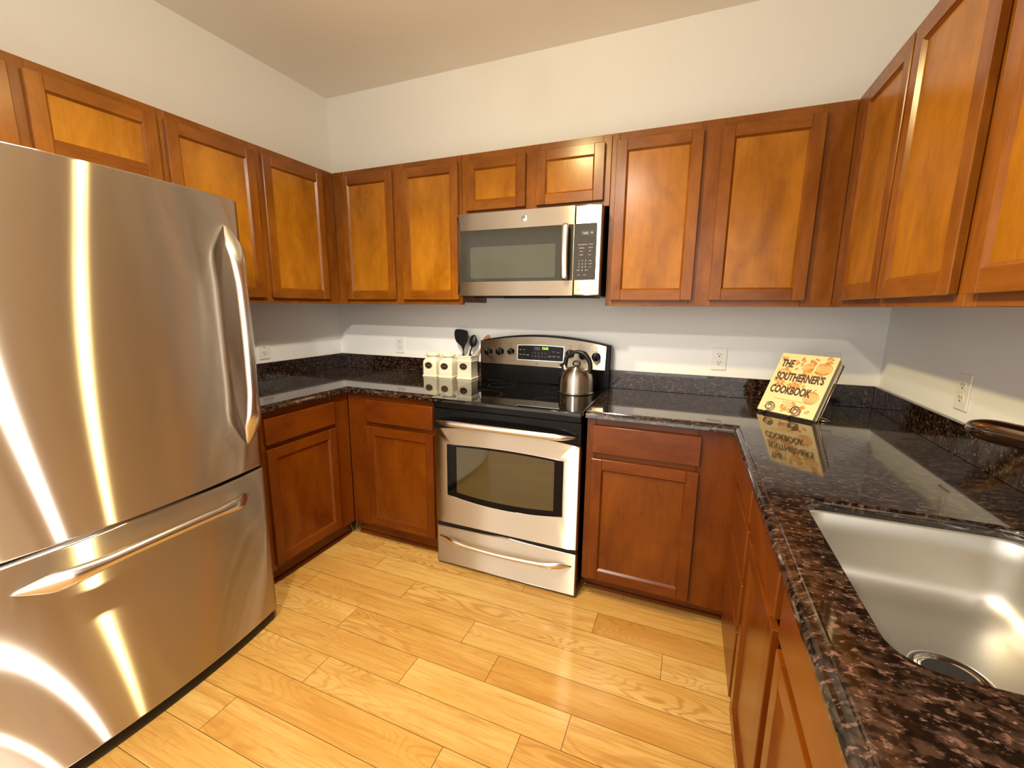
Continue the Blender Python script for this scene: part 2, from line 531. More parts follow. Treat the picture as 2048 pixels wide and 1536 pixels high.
# ------------------------------------------------------------------ room shell
def planks():
    bm = bmesh.new()
    tone = bm.faces.layers.float.new('tone'); seed = bm.faces.layers.float.new('seed')
    rw = 0.1315; base = -0.7005
    known = {0: [0.92, 2.085], 1: [1.198, 2.370], 2: [1.597], 3: [1.064, 1.770], 4: [1.480, 2.099],
             5: [1.965], 6: [1.754], 7: [0.992], -1: [1.713]}
    tones = {(1, 0): 0.55, (1, 1): 0.1, (2, 0): 0.45, (2, 1): 0.15, (3, 1): 0.5, (3, 2): 0.75, (4, 1): 0.05, (4, 2): 0.3,
             (3, 0): 0.2, (5, 0): 0.35, (5, 1): 0.6, (6, 0): 0.8, (6, 1): 0.3, (7, 0): 0.25, (0, 2): 0.9, (0, 1): 0.2}
    rng = random.Random(3)
    for k in range(-6, 43):
        y1 = base - k * rw; y0 = y1 - rw
        if y0 < FAR: break
        js = list(known.get(k, []))
        if not js: js = [rng.uniform(0.3, 1.2)]
        while js[-1] < W - 0.5: js.append(js[-1] + rng.uniform(0.75, 1.3))
        if k not in known or js[0] > 1.5:
            while js[0] > 0.9: js.insert(0, js[0] - rng.uniform(0.8, 1.3))
        xs = [0.0] + [j for j in js if 0.02 < j < W - 0.02] + [W]
        vis = [x for x in xs]
        kn = known.get(k, [])
        for i, (a, b) in enumerate(zip(vis, vis[1:])):
            idx = sum(1 for q in kn if q <= a + 1e-6)
            t = tones.get((k, idx), rng.uniform(0.0, 0.75))
            g = 0.0008; e = 0.0009
            vs = [bm.verts.new((x, y, 0)) for x, y in ((a + e, y0 + g), (b - e, y0 + g), (b - e, y1 - g), (a + e, y1 - g))]
            f = bm.faces.new(vs); f[tone] = t; f[seed] = rng.uniform(0, 60)
    # joint bed just under the boards
    vs = [bm.verts.new(q) for q in ((0, FAR, -0.002), (W, FAR, -0.002), (W, 0, -0.002), (0, 0, -0.002))]
    f = bm.faces.new(vs); f.material_index = 1
    vs = [bm.verts.new(q) for q in ((0, FAR, -0.05), (0, 0, -0.05), (W, 0, -0.05), (W, FAR, -0.05))]
    f = bm.faces.new(vs); f.material_index = 1
    me = bpy.data.meshes.new('floor'); bm.to_mesh(me); bm.free()
    me.materials.append(M['floor']); me.materials.append(M['floor_gap'])
    o = bpy.data.objects.new('floor', me); link(o); o['kind'] = 'structure'
planks()
struct('ceiling', MB().box(-0.1, W + 0.1, FAR, 0.1, HC, HC + 0.1), M['ceiling'])
struct('wall_left', MB().box(-0.1, 0, REAR, 0, -0.05, HC), M['wall'])
struct('wall_back', MB().box(-0.1, W + 0.1, 0, 0.1, -0.05, HC), M['wall'])
struct('added_header', MB().box(0, W, REAR - 0.12, REAR, 2.14, HC), M['wall'])   # unseen header, added to keep ambient light off the upper walls
struct('wall_right', MB().box(W, W + 0.1, REAR, 0, -0.05, HC), M['wall'])

# ------------------------------------------------------------------ cabinets
def shaker(cab, T, w, h, rail_m, name='door', fw=0.048, th=0.02, stile_m=None, panel_m=None):
    """a door whose local frame T has its lower-left front corner region at the origin, hung just off y=0"""
    f = MB(T)
    b = 0.0022
    f.box(0, fw, -th, -0.001, 0, h, b, 0)
    f.box(w - fw, w, -th, -0.001, 0, h, b, 0)
    f.box(fw, w - fw, -th, -0.001, 0, fw, b * 0.6, 1)
    f.box(fw, w - fw, -th, -0.001, h - fw, h, b * 0.6, 1)
    # moulded inner edge sloping down to the panel
    s = 0.008; yf, yb = -th + 0.0025, -0.0095
    o = [(fw, fw), (w - fw, fw), (w - fw, h - fw), (fw, h - fw)]
    i = [(fw + s, fw + s), (w - fw - s, fw + s), (w - fw - s, h - fw - s), (fw + s, h - fw - s)]
    vo = [f.v((x, yf, z)) for x, z in o]; vi = [f.v((x, yb, z)) for x, z in i]
    for k in range(4):
        j = (k + 1) % 4
        f.f([vo[k], vo[j], vi[j], vi[k]], 0 if k % 2 else 1)
    d = obj(name, f, [stile_m or M['frame_v'], rail_m], cab)
    p = MB(T).box(fw - 0.002, w - fw + 0.002, -0.0105, -0.004, fw - 0.002, h - fw + 0.002)
    obj('door_panel', p, panel_m or M['panel'], d)
    return d

def slab(cab, T, w, h, rail_m):
    f = MB(T).box(0, w, -0.02, -0.001, 0, h, 0.003, 0, 2)
    return obj('drawer_front', f, rail_m, cab)

def run_T(face, pos, a0, z0):
    """face: 'back' (front looks -y), 'left' (looks +x), 'right' (looks -x). a0 = start along the run from the viewer's left"""
    if face == 'back': return frame_T((a0, -pos, z0), (1, 0, 0))
    if face == 'left': return frame_T((pos, a0, z0), (0, 1, 0))
    return frame_T((W - pos, a0, z0), (0, -1, 0))

def upper(label, face, a0, a1, doors, z0=UB, zd=None, depth=UD, group='upper wall cabinets', rail=None, e0=0.0, e1=0.0):
    """a0..a1 in the run's own direction (seen left to right)"""
    T = run_T(face, depth, a0, 0)
    w = abs(a1 - a0)
    c = T @ Vector((w / 2, 0, z0))
    cab = thing('wall_cabinet', label, 'cabinet', c, 0, group)
    rail = rail or (M['frame_x'] if face == 'back' else M['frame_y'])
    body = MB(T)
    body.box(-e0, w + e1, 0.0195, depth - 0.002, z0 + 0.012, UT, 0, 0)
    obj('cabinet_box', body, M['frame_v'], cab)
    # face frame: stiles, rails, and a stile between the doors
    ff = MB(T)
    b = 0.0012
    ed = [0.0] + [q for d in doors for q in (abs(d[0] - a0), abs(d[1] - a0))] + [w]
    st = [(ed[i], ed[i + 1]) for i in range(0, len(ed), 2)]
    for s0, s1 in st:
        lo = s0 - (0.012 if s0 > 0 else 0); hi = s1 + (0.012 if s1 < w else 0)
        if hi - lo > 0.004:
            ff.box(lo, hi, 0, 0.019, z0, UT, b, 0)
    zd = zd or z0 + 0.026
    for (s0, s1), (t0, t1) in zip(st, st[1:]):
        ff.box(s1 + 0.012, t0 - 0.012, 0.0003, 0.019, z0, zd + 0.012, b, 1)
        ff.box(s1 + 0.012, t0 - 0.012, 0.0003, 0.019, 2.113 - 0.012, UT, b, 1)
    obj('face_frame', ff, [M['frame_v'], rail], cab)
    for d0, d1 in doors:
        shaker(cab, run_T(face, depth, d0, zd), abs(d1 - d0), 2.113 - zd, rail)
    return cab

upper('wide short wall cabinet above the steel refrigerator', 'left', -2.065, -1.237, [(-2.04, -1.665), (-1.63, -1.253)], 1.835, 1.861)
upper('tall two-door wall cabinet on the left wall, between refrigerator and corner', 'left', -1.235, -0.3002, [(-1.22, -0.825), (-0.785, -0.396)])
upper('tall two-door wall cabinet left of the microwave, over the canisters', 'back', 0.3003, 1.190, [(0.377, 0.747), (0.803, 1.173)], e0=0.300)
upper('short wall cabinet with two small doors directly above the microwave', 'back', 1.192, 1.977, [(1.222, 1.558), (1.615, 1.949)], 1.836, 1.861)
upper('tall two-door wall cabinet right of the microwave, above the back outlet', 'back', 1.979, W - UD - 0.0003, [(2.003, 2.368), (2.438, 2.802)], e1=0.300)
upper('glossy tall wall cabinet on the right wall, first from the corner', 'right', -0.3002, -1.237, [(-0.446, -0.803), (-0.818, -1.214)])
upper('tall wall cabinet on the right wall, cut by the photo edge', 'right', -1.239, -2.10, [(-1.268, -1.655), (-1.69, -2.075)])

def base(label, face, a0, a1, doors=(), drawers=(), stiles=(), kick=0.045, hollow=False, pos=BD):
    T = run_T(face, pos, a0, 0)
    w = abs(a1 - a0)
    cab = thing('base_cabinet', label, 'cabinet', T @ Vector((w / 2, 0, 0)), 0, 'base cabinets')
    rail = M['base_x'] if face == 'back' else M['base_y']
    zb, zt = 0.09, 0.8835
    body = MB(T)
    if hollow:
        body.box(0, 0.016, 0.019, pos - 0.002, zb + 0.001, zt)
        body.box(w - 0.016, w, 0.019, pos - 0.002, zb + 0.001, zt)
        body.box(0.016, w - 0.016, 0.019, pos - 0.002, zb + 0.001, zb + 0.017)
        body.box(0.016, w - 0.016, pos - 0.01, pos - 0.002, zb + 0.017, zt)
    else:
        body.box(0, w, 0.019, pos - 0.002, zb + 0.001, zt)
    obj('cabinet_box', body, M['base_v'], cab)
    ff = MB(T)
    for s0, s1 in stiles:
        ff.box(abs(s0 - a0), abs(s1 - a0), 0, 0.019, zb, zt, 0.0012, 0)
    for i in range(len(stiles) - 1):
        x0, x1 = abs(stiles[i][1] - a0), abs(stiles[i + 1][0] - a0)
        for z0, z1 in ((zb, 0.125), (0.695, 0.735), (0.835, zt)):
            ff.box(x0, x1, 0.0003, 0.019, z0, z1, 0.0012, 1)
        if hollow is False and len(drawers) > 2:
            for z0, z1 in ((0.345, 0.385), (0.51, 0.55)):
                ff.box(x0, x1, 0.0003, 0.019, z0, z1, 0.0012, 1)
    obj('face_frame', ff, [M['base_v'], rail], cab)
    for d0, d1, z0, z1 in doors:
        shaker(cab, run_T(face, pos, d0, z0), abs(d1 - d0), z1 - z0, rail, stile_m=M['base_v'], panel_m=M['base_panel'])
    for d0, d1, z0, z1 in drawers:
        slab(cab, run_T(face, pos, d0, z0), abs(d1 - d0), z1 - z0, rail)
    kb = MB(T)
    kb.box(0, w, kick, kick + 0.015, 0.0005, zb - 0.0005)
    kb.box(0, w, kick - 0.012, kick, 0.0005, 0.018, 0.004)
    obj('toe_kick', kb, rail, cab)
    return cab

base('base cabinet on the left run beside the refrigerator, one drawer over one door', 'left', -1.18, -0.602,
     [(-1.137, -0.718, 0.118, 0.700)], [(-1.137, -0.718, 0.725, 0.848)], [(-1.18, -1.125), (-0.73, -0.602)])
base('base cabinet left of the range under the canisters', 'back', 0.602, 1.194,
     [(0.739, 1.176, 0.112, 0.700)], [(0.739, 1.176, 0.725, 0.852)], [(0.602, 0.751), (1.164, 1.194)])
base('base cabinet right of the range with one wide drawer over one door', 'back', 1.980, 2.598,
     [(2.008, 2.452, 0.108, 0.698)], [(2.008, 2.452, 0.726, 0.852)], [(1.980, 2.020), (2.440, 2.598)], kick=0.075)
base('narrow base cabinet with a bank of four drawers on the right run', 'right', -0.602, -1.083,
     [], [(-0.69, -1.067, 0.725, 0.845), (-0.69, -1.067, 0.54, 0.70), (-0.69, -1.067, 0.375, 0.517), (-0.69, -1.067, 0.112, 0.355)],
     [(-0.602, -0.702), (-1.055, -1.083)], kick=0.06)
base('wide sink base cabinet with two plain fronts above two doors', 'right', -1.085, -1.995,
     [(-1.108, -1.50, 0.108, 0.700), (-1.553, -1.94, 0.108, 0.700)], [(-1.108, -1.50, 0.725, 0.845), (-1.553, -1.94, 0.725, 0.845)],
     [(-1.085, -1.12), (-1.488, -1.565), (-1.928, -1.995)], hollow=True, kick=0.06)
base('end base cabinet of the right run nearest the camera', 'right', -1.997, -2.56,
     [(-2.03, -2.53, 0.108, 0.700)], [(-2.03, -2.53, 0.725, 0.845)], [(-1.997, -2.042), (-2.518, -2.56)], kick=0.06)

# ------------------------------------------------------------------ worktops
EDGE = [(0.026, 0.9140), (0.023, 0.9138), (0.0205, 0.9125), (0.0190, 0.9095), (0.0165, 0.9085), (0.0100, 0.9075),
        (0.0050, 0.9045), (0.0018, 0.9000), (0.0, 0.8945), (0.0, 0.8870), (0.0025, 0.8842)]

def offset_poly(poly, wts, d):
    n = len(poly); out = []
    area = sum(poly[i][0] * poly[(i + 1) % n][1] - poly[(i + 1) % n][0] * poly[i][1] for i in range(n))
    sg = 1 if area > 0 else -1
    for i in range(n):
        p0, p1, p2 = Vector(poly[i - 1]), Vector(poly[i]), Vector(poly[(i + 1) % n])
        d1 = (p1 - p0).normalized(); d2 = (p2 - p1).normalized()
        n1 = Vector((-d1.y, d1.x)) * sg; n2 = Vector((-d2.y, d2.x)) * sg
        o1 = d * wts[i - 1]; o2 = d * wts[i]
        det = n1.x * n2.y - n1.y * n2.x
        if abs(det) < 1e-6:
            q = p1 + n1 * o1
        else:
            q = p1 + Vector(((o1 * n2.y - o2 * n1.y) / det, (n1.x * o2 - n2.x * o1) / det))
        out.append((q.x, q.y))
    return out

def rrect(x0, x1, y0, y1, r, n=8):
    pts = []
    for cx, cy, a0 in ((x1 - r, y1 - r, 0), (x0 + r, y1 - r, 90), (x0 + r, y0 + r, 180), (x1 - r, y0 + r, 270)):
        for i in range(n + 1):
            a = math.radians(a0 + 90 * i / n)
            pts.append((cx + r * math.cos(a), cy + r * math.sin(a)))
    return pts

def worktop(label, poly, wts, hole, splashes, loc):
    root = thing('countertop', label, 'countertop', loc)
    mb = MB()
    loops = [offset_poly(poly, wts, e) for e, z in EDGE]
    mb.loft([[(x, y, z) for x, y in lp] for lp, (e, z) in zip(loops, EDGE)], (False, False), True, 0, False)
    if hole:
        top = tessellate_polygon([[Vector((x, y, 0)) for x, y in loops[0]], [Vector((x, y, 0)) for x, y in hole]])
        bot = tessellate_polygon([[Vector((x, y, 0)) for x, y in loops[-1]], [Vector((x, y, 0)) for x, y in hole]])
        pt = list(loops[0]) + list(hole); pb = list(loops[-1]) + list(hole)
        for tri, ps, z in ((top, pt, EDGE[0][1]), (bot, pb, EDGE[-1][1])):
            vs = [mb.v((x, y, z)) for x, y in ps]
            for t in tri: mb.f([vs[i] for i in t])
        mb.loft([[(x, y, EDGE[0][1]) for x, y in hole], [(x, y, EDGE[-1][1]) for x, y in hole]], (False, False), True, 0, True)
    else:
        mb.f([mb.v((x, y, EDGE[0][1])) for x, y in loops[0]])
        mb.f([mb.v((x, y, EDGE[-1][1])) for x, y in loops[-1]])
    bmesh.ops.remove_doubles(mb.bm, verts=mb.bm.verts[:], dist=1e-5)
    obj('worktop_slab', mb, M['granite'], root)
    sp = MB()
    for q in splashes: sp.box(*q, 0.0015)
    obj('backsplash', sp, M['granite'], root)
    return root

DC = 0.632
worktop('L-shaped dark granite countertop in the left corner under the canisters',
        [(0.001, -0.001), (0.001, -1.20), (DC, -1.20), (DC, -DC), (1.196, -DC), (1.196, -0.001)],
        [0, 0, 1, 1, 0, 0], None,
        [(0.001, 0.02, -1.20, -0.001, 0.9142, 1.016), (0.02, 1.185, -0.02, -0.001, 0.9142, 1.016)], (0.3, -0.3, 0.9))
SINK = rrect(2.655, 3.065, -1.808, -1.262, 0.055)
worktop('L-shaped dark granite countertop with the sink, on the right',
        [(1.977, -0.001), (1.977, -DC), (2.560, -DC), (2.560, -2.58), (W - 0.001, -2.58), (W - 0.001, -0.001)],
        [0, 1, 1, 1, 0, 0], SINK,
        [(1.988, W - 0.02, -0.02, -0.001, 0.9142, 1.016), (W - 0.02, W - 0.001, -2.58, -0.001, 0.9142, 1.016)], (2.9, -0.3, 0.9))

# ------------------------------------------------------------------ sink
def build_sink():
    root = thing('kitchen_sink', 'undermount stainless steel sink bowl set in the right granite countertop', 'sink', (2.86, -1.535, 0.70))
    mb = MB()
    x0, x1, y0, y1 = 2.655, 3.065, -1.808, -1.262
    lv = [(0.020, 0.8838), (-0.004, 0.8838), (-0.007, 0.8815), (-0.003, 0.876), (0.0, 0.83), (0.004, 0.775)]
    zf = 0.716; rf = 0.055
    for i in range(1, 9):
        a = PI / 2 * i / 8
        lv.append((0.006 + rf * (1 - math.cos(a)), zf + rf * (1 - math.sin(a))))
    loops = []
    for k, (ins, z) in enumerate(lv):
        if k == 0: ins = -0.020
        r = max(0.02, 0.058 - (ins * 0.2))
        loops.append([(x, y, z) for x, y in rrect(x0 + ins, x1 - ins, y0 + ins, y1 - ins, r)])
    mb.loft(loops, (False, True), True, 0, True)
    obj('bowl', mb, M['steel_sink'], root)
    cx, cy = 2.855, -1.530
    d = MB().lathe([(0.060, 0.7165), (0.060, 0.7185), (0.057, 0.7195), (0.050, 0.7185), (0.0485, 0.7178), (0.046, 0.7195),
                    (0.043, 0.7190), (0.0405, 0.7172)], cx, cy, 0, 48, caps=(False, False))
    dr = obj('drain_ring', d, M['polished'], root, smooth_angle=40)
    b = MB().lathe([(0.0405, 0.7172), (0.036, 0.7168), (0.0001, 0.7168)], cx, cy, 0, 40, caps=(False, False))
    obj('drain_basket', b, M['dark_gap'], dr)
build_sink()

def build_faucet():
    root = thing('faucet', 'dark polished metal pull-out faucet behind the sink, spout swung aside', 'faucet', (3.105, -1.50, ZC))
    bx, by = 3.115, -1.50
    mb = MB().lathe([(0.030, ZC + 0.0002), (0.030, ZC + 0.006), (0.026, ZC + 0.012), (0.024, ZC + 0.06), (0.024, ZC + 0.15), (0.026, ZC + 0.19)], bx, by, 0, 32)
    obj('body', mb, M['bronze'], root, smooth_angle=40)
    p0 = Vector((bx, by, 1.118)); p1 = Vector((2.990, -1.137, 1.100))
    pts = []; ws = []; hs = []
    n = 20
    for i in range(n + 1):
        t = i / n
        pts.append(p0.lerp(p1, t))
        e = max(0.0, (t - 0.80) / 0.20)
        k = math.sqrt(max(0.02, 1 - e * e * 0.985))
        ws.append((0.028 + 0.002 * t) * k); hs.append((0.024 + 0.003 * t) * k)
    mb = MB().sweep(pts, ws, hs, (1, 0.3, 0), 24)
    sp = obj('spout', mb, M['bronze'], root)
    hd = MB().sweep([(bx, by, 1.104), (bx, by, 1.13), (bx, by - 0.01, 1.15), (bx, by - 0.06, 1.17), (bx, by - 0.10, 1.178)],
                    [0.026, 0.026, 0.018, 0.010, 0.006], [0.026, 0.026, 0.016, 0.007, 0.005], (1, 0, 0), 16)
    obj('lever', hd, M['bronze'], root)
build_faucet()

# ------------------------------------------------------------------ refrigerator
def build_fridge():
    y0, y1 = -2.195, -1.281
    yc, hw = (y0 + y1) / 2, (y1 - y0) / 2
    root = thing('refrigerator', 'large brushed stainless steel bottom-freezer refrigerator on the left', 'refrigerator', (0.4, yc, 0))
    obj('cabinet_shell', MB().box(0.04, 0.715, y0 + 0.004, y1 - 0.004, 0.035, 1.735, 0.004), plain('grey fridge side', (0.09, 0.085, 0.08), 0.4), root)
    def front(z0, z1, back=0.0):
        prof = []
        xe, bow, r = 0.788, 0.050, 0.020
        prof.append((0.722, y0))
        n = 28
        for i in range(n + 1):
            y = y0 + (y1 - y0) * (0.5 - 0.5 * math.cos(PI * i / n))
            s = (y - yc) / hw
            e = hw - abs(y - yc)
            x = xe + bow * (1 - s * s)
            if e < r: x -= r - math.sqrt(max(0, r * r - (r - e) ** 2))
            prof.append((x, y))
        prof.append((0.722, y1))
        def lp(z, ins):
            return [(x - (ins + back if 0 < k < len(prof) - 1 else 0), y + (ins if y < yc else -ins) * 0.4, z) for k, (x, y) in enumerate(prof)]
        return MB().loft([lp(z0, 0.006), lp(z0 + 0.002, 0.002), lp(z0 + 0.006, 0), lp(z1 - 0.006, 0), lp(z1 - 0.002, 0.002), lp(z1, 0.006)])
    obj('toe_grille', front(0.002, 0.050, 0.016), M['black'], root, smooth_angle=50)
    door = obj('upper_door', front(0.717, 1.742), M['steel_y'], root, smooth_angle=50)
    drw = obj('freezer_drawer', front(0.052, 0.706), M['steel_y'], root, smooth_angle=50)
    obj('door_gasket', MB().box(0.716, 0.776, y0 + 0.012, y1 - 0.012, 0.700, 0.722), M['dark_gap'], root)
    def surf(y):
        s = (y - yc) / hw
        return 0.788 + 0.050 * (1 - s * s)
    def shape(t):  # 0..1 along the handle -> standoff, width, thickness
        e = min(t, 1 - t)
        k = min(1, e / 0.17)
        so = 0.046 * math.sin(PI / 2 * k) ** 1.1 + 0.012 * math.sin(PI * t)
        w = 0.0015 + 0.031 * min(1, e / 0.10) ** 0.8 if e < 0.10 else 0.0325 - 0.0125 * min(1, (e - 0.10) / 0.16)
        th = 0.002 + 0.0145 * min(1, e / 0.16)
        return so, w, th
    n = 48
    pts, ws, hs = [], [], []
    for i in range(n + 1):
        t = i / n; so, w, th = shape(t)
        yy = -1.352
        pts.append((surf(yy) - 0.002 + so, yy + 0.004 * math.sin(PI * t), 1.652 - 0.832 * t)); ws.append(w); hs.append(th)
    obj('door_handle', MB().sweep(pts, ws, hs, (0, 1, 0), 18), M['handle'], door)
    pts, ws, hs = [], [], []
    for i in range(n + 1):
        t = i / n; so, w, th = shape(t)
        yy = -2.03 + 0.665 * t
        pts.append((surf(yy) - 0.002 + so, yy, 0.627 + 0.020 * math.sin(PI * t))); ws.append(w * 0.9); hs.append(th)
    obj('drawer_handle', MB().sweep(pts, ws, hs, (0, 0, 1), 18), M['handle'], drw)
build_fridge()

# ------------------------------------------------------------------ range
RX0, RX1 = 1.2085, 1.9645
RXC = (RX0 + RX1) / 2
def arch(x0, x1, zl, zr, rise, n=18):
    out = []
    for i in range(n + 1):
        t = i / n
        out.append((x0 + (x1 - x0) * t, zl + (zr - zl) * t + rise * 4 * t * (1 - t)))
    return out

def build_range():
    root = thing('range', 'freestanding electric range with black glass cooktop and stainless oven door', 'stove', (RXC, -0.33, 0))
    yf = -0.652
    obj('range_body', MB().box(RX0, RX1, yf + 0.045, -0.03, 0.03, 0.893, 0.002), M['black_gloss'], root)
    for x in (RX0 + 0.04, RX1 - 0.04):
        for y in (-0.54, -0.08):
            obj('foot', MB().lathe([(0.018, 0.0003), (0.018, 0.031)], x, y, 0, 12), M['black'], root)
    ct = MB()
    ct.box(RX0 - 0.008, RX1 + 0.008, -0.682, -0.085, 0.895, 0.917, 0.006, 0, 3)
    top = obj('cooktop', ct, M['black_glass'], root)
    rm = plain('burner ring print', (0.05, 0.045, 0.04), 0.3)
    for cx, cy, r in ((1.40, -0.49, 0.105), (1.39, -0.22, 0.075), (1.77, -0.50, 0.075), (1.775, -0.235, 0.10)):
        rg = MB().lathe([(r, 0.9172), (r, 0.91735), (r - 0.0012, 0.91735), (r - 0.0012, 0.9172)], cx, cy, 0, 48, caps=(False, False))
        obj('burner_ring', rg, rm, top)
    obj('top_trim', MB().box(RX0 - 0.002, RX1 + 0.002, yf - 0.004, yf + 0.05, 0.862, 0.8945, 0.006, 0, 2), M['black_gloss'], root)
    # backguard
    bgd = MB()
    poly = [(1.187, 0.9175)] + [(x, z) for x, z in arch(1.187, 1.984, 1.158, 1.158, 0.046)] + [(1.984, 0.9175)]
    bgd.prism(poly, -0.082, -0.028, 0, 0.006)
    cp = obj('control_panel', bgd, M['black_gloss'], root)
    lo = 1.020
    pts = arch(1.197, 1.962, 1.155, 1.155, 0.037)
    face = MB().prism([(1.201, lo)] + pts + [(1.958, lo)], -0.092, -0.082, 0, 0.003)
    obj('panel_face', face, M['steel_x'], cp, label='brushed stainless control fascia')
    # display glass
    dp = MB().prism([(1.440, 1.057)] + arch(1.441, 1.720, 1.139, 1.139, 0.004, 6) + [(1.717, 1.057)], -0.0945, -0.0915)
    obj('display', dp, M['dark_glass'], cp)
    dr = MB().ring([(1.4365, 1.0535), (1.437, 1.1425), (1.58, 1.1470), (1.724, 1.1425), (1.7205, 1.0535)],
                   [(1.440, 1.057), (1.441, 1.139), (1.58, 1.143), (1.720, 1.139), (1.717, 1.057)], -0.0940, -0.0915)
    obj('display_bezel', dr, M['polished'], cp)
    T = frame_T((0, -0.0947, 0), (1, 0, 0))
    obj('clock_digits', text_mb([('12:02', 1.609, 1.127, 0.019)], T, 0.95, 0.0003), M['lcd_green'], cp)
    L = []
    for k, d in enumerate('12345'): L.append((d, 1.530 + 0.0205 * k, 1.0985, 0.0075))
    for k, d in enumerate('67890'): L.append((d, 1.530 + 0.0205 * k, 1.0795, 0.0075))
    for x, z in ((1.457, 1.115), (1.480, 1.115), (1.457, 1.087), (1.480, 1.087), (1.662, 1.110), (1.690, 1.108), (1.664, 1.083), (1.690, 1.083)):
        L.append(('BAKE' if (x, z) == (1.457, 1.115) else 'BROIL' if (x, z) == (1.480, 1.115) else 'CLEAN' if (x, z) == (1.457, 1.087) else
                  'LIGHT' if (x, z) == (1.480, 1.087) else 'COOK' if (x, z) == (1.662, 1.110) else 'DELAY' if (x, z) == (1.690, 1.108) else
                  'CLOCK' if (x, z) == (1.664, 1.083) else 'TIMER', x, z, 0.0055))
    L.append(('START', 1.503, 1.085, 0.0065)); L.append(('CLEAR', 1.638, 1.083, 0.0065))
    obj('keypad_lettering', text_mb(L, T, 1.0, 0.0), M['grey_print'], cp)
    obj('amber_window', MB().box(1.546, 1.578, -0.0952, -0.0944, 1.117, 1.134), plain('amber window', (0.05, 0.012, 0.008), 0.15), cp)
    T2 = frame_T((0, -0.0922, 0), (1, 0, 0))
    marks = [('HI', 1.25, 1.127, 0.006), ('LO', 1.275, 1.067, 0.006), ('HI', 1.325, 1.129, 0.006), ('LO', 1.30, 1.066, 0.006), ('OFF', 1.397, 1.130, 0.007),
             ('WARM', 1.380, 1.137, 0.004), ('OFF', 1.757, 1.131, 0.007), ('OFF', 1.834, 1.128, 0.007), ('OFF', 1.906, 1.124, 0.007),
             ('HI', 1.772, 1.141, 0.005), ('HI', 1.850, 1.139, 0.005), ('HI', 1.928, 1.124, 0.006), ('LO', 1.884, 1.124, 0.006)]
    mk = text_mb(marks, T2, 1.0, 0.0)
    for x, z in ((1.25, 1.142), (1.325, 1.144), (1.397, 1.147), (1.757, 1.147), (1.834, 1.146), (1.906, 1.141)):
        for i in range(4):
            a, b = [(-.006, -.004), (.006, -.004), (.006, .004), (-.006, .004)][i], [(.006, -.004), (.006, .004), (-.006, .004), (-.006, -.004)][i]
            mk.tube([(x + a[0], -0.0001, z + a[1]), (x + b[0], -0.0001, z + b[1])], 0.0004, 4)
    obj('panel_lettering', mk, M['dark_print'], cp)
    em = text_mb([('· · ·', 1.569, 1.034, 0.010)], T2, 1.2, 0.0003)
    em.box(1.5535, 1.560, -0.0008, 0.0, 1.031, 1.0385)
    obj('maker_mark', em, M['dark_print'], cp)
    for x, z, r in ((1.250, 1.094, 0.0235), (1.325, 1.098, 0.0235), (1.397, 1.102, 0.0190), (1.757, 1.104, 0.0235), (1.834, 1.099, 0.0235), (1.906, 1.094, 0.0235)):
        k = MB().lathe([(r * 1.04, 0.093), (r * 1.04, 0.097), (r, 0.099), (r * 0.94, 0.112), (r * 0.86, 0.117), (r * 0.6, 0.119), (0.0002, 0.119)], x, 0, z, 28, axis='y', caps=(True, False))
        k.box(x - 0.0035, x + 0.0035, -0.126, -0.110, z - r * 0.86, z + r * 0.95, 0.002)
        kn = obj('knob', k, M['black_gloss'], cp, smooth_angle=45)
        obj('knob_pointer', MB().box(x - 0.0008, x + 0.0008, -0.1265, -0.1255, z + r * 0.3, z + r * 0.85), M['grey_print'], kn)
    # oven door
    od = MB()
    lo_z, hi_z = 0.2485, 0.860
    win_o = arch(1.279, 1.892, 0.405, 0.405, -0.027) ; win_t = arch(1.279, 1.892, 0.677, 0.677, 0.012)
    inner = win_o + win_t[::-1]
    btm = arch(RX0, RX1, lo_z, lo_z, 0.0); tpp = arch(RX0, RX1, 0.752, 0.752, 0.026)
    outer = btm + tpp[::-1]
    od.ring(outer, inner, yf, yf + 0.030)
    es = [e for e in od.bm.edges if all(abs(v.co.y - yf) < 1e-5 for v in e.verts)
          and all(abs(abs(v.co.x - RXC) - (RX1 - RXC)) < 1e-4 or abs(v.co.z - lo_z) < 1e-4 for v in e.verts) and (abs(e.verts[0].co.x - e.verts[1].co.x) < 1e-4 or abs(e.verts[0].co.z - lo_z) < 1e-4)]
    bmesh.ops.bevel(od.bm, geom=es, offset=0.007, segments=4, affect='EDGES', profile=0.5)
    door = obj('oven_door', od, M['steel_x'], root, smooth_angle=35)
    bk = MB()
    bk.prism(tpp + [(RX1, hi_z), (RX0, hi_z)], yf + 0.002, yf + 0.028)
    obj('door_top_band', bk, M['black_gloss'], door)
    obj('door_core', MB().box(RX0 + 0.002, RX1 - 0.002, yf + 0.0305, yf + 0.0445, lo_z + 0.002, hi_z - 0.002), M['black_gloss'], door)
    wi_o = arch(1.331, 1.846, 0.424, 0.424, -0.016); wi_t = arch(1.331, 1.846, 0.668, 0.668, 0.008)
    wf = MB().ring(inner, wi_o + wi_t[::-1], yf + 0.003, yf + 0.010)
    wfo = obj('window_border', wf, M['dark_glass'], door)
    gl = MB().prism(wi_o + wi_t[::-1], yf + 0.005, yf + 0.010)
    obj('oven_window', gl, M['oven_glass'], door)
    tr = MB()
    loop = [(x, yf - 0.0006, z) for x, z in inner] + [(inner[0][0], yf - 0.0006, inner[0][1])]
    tr.tube(loop, 0.0016, 6)
    obj('window_trim', tr, M['polished'], door)
    n = 40; pts, ws, hs = [], [], []
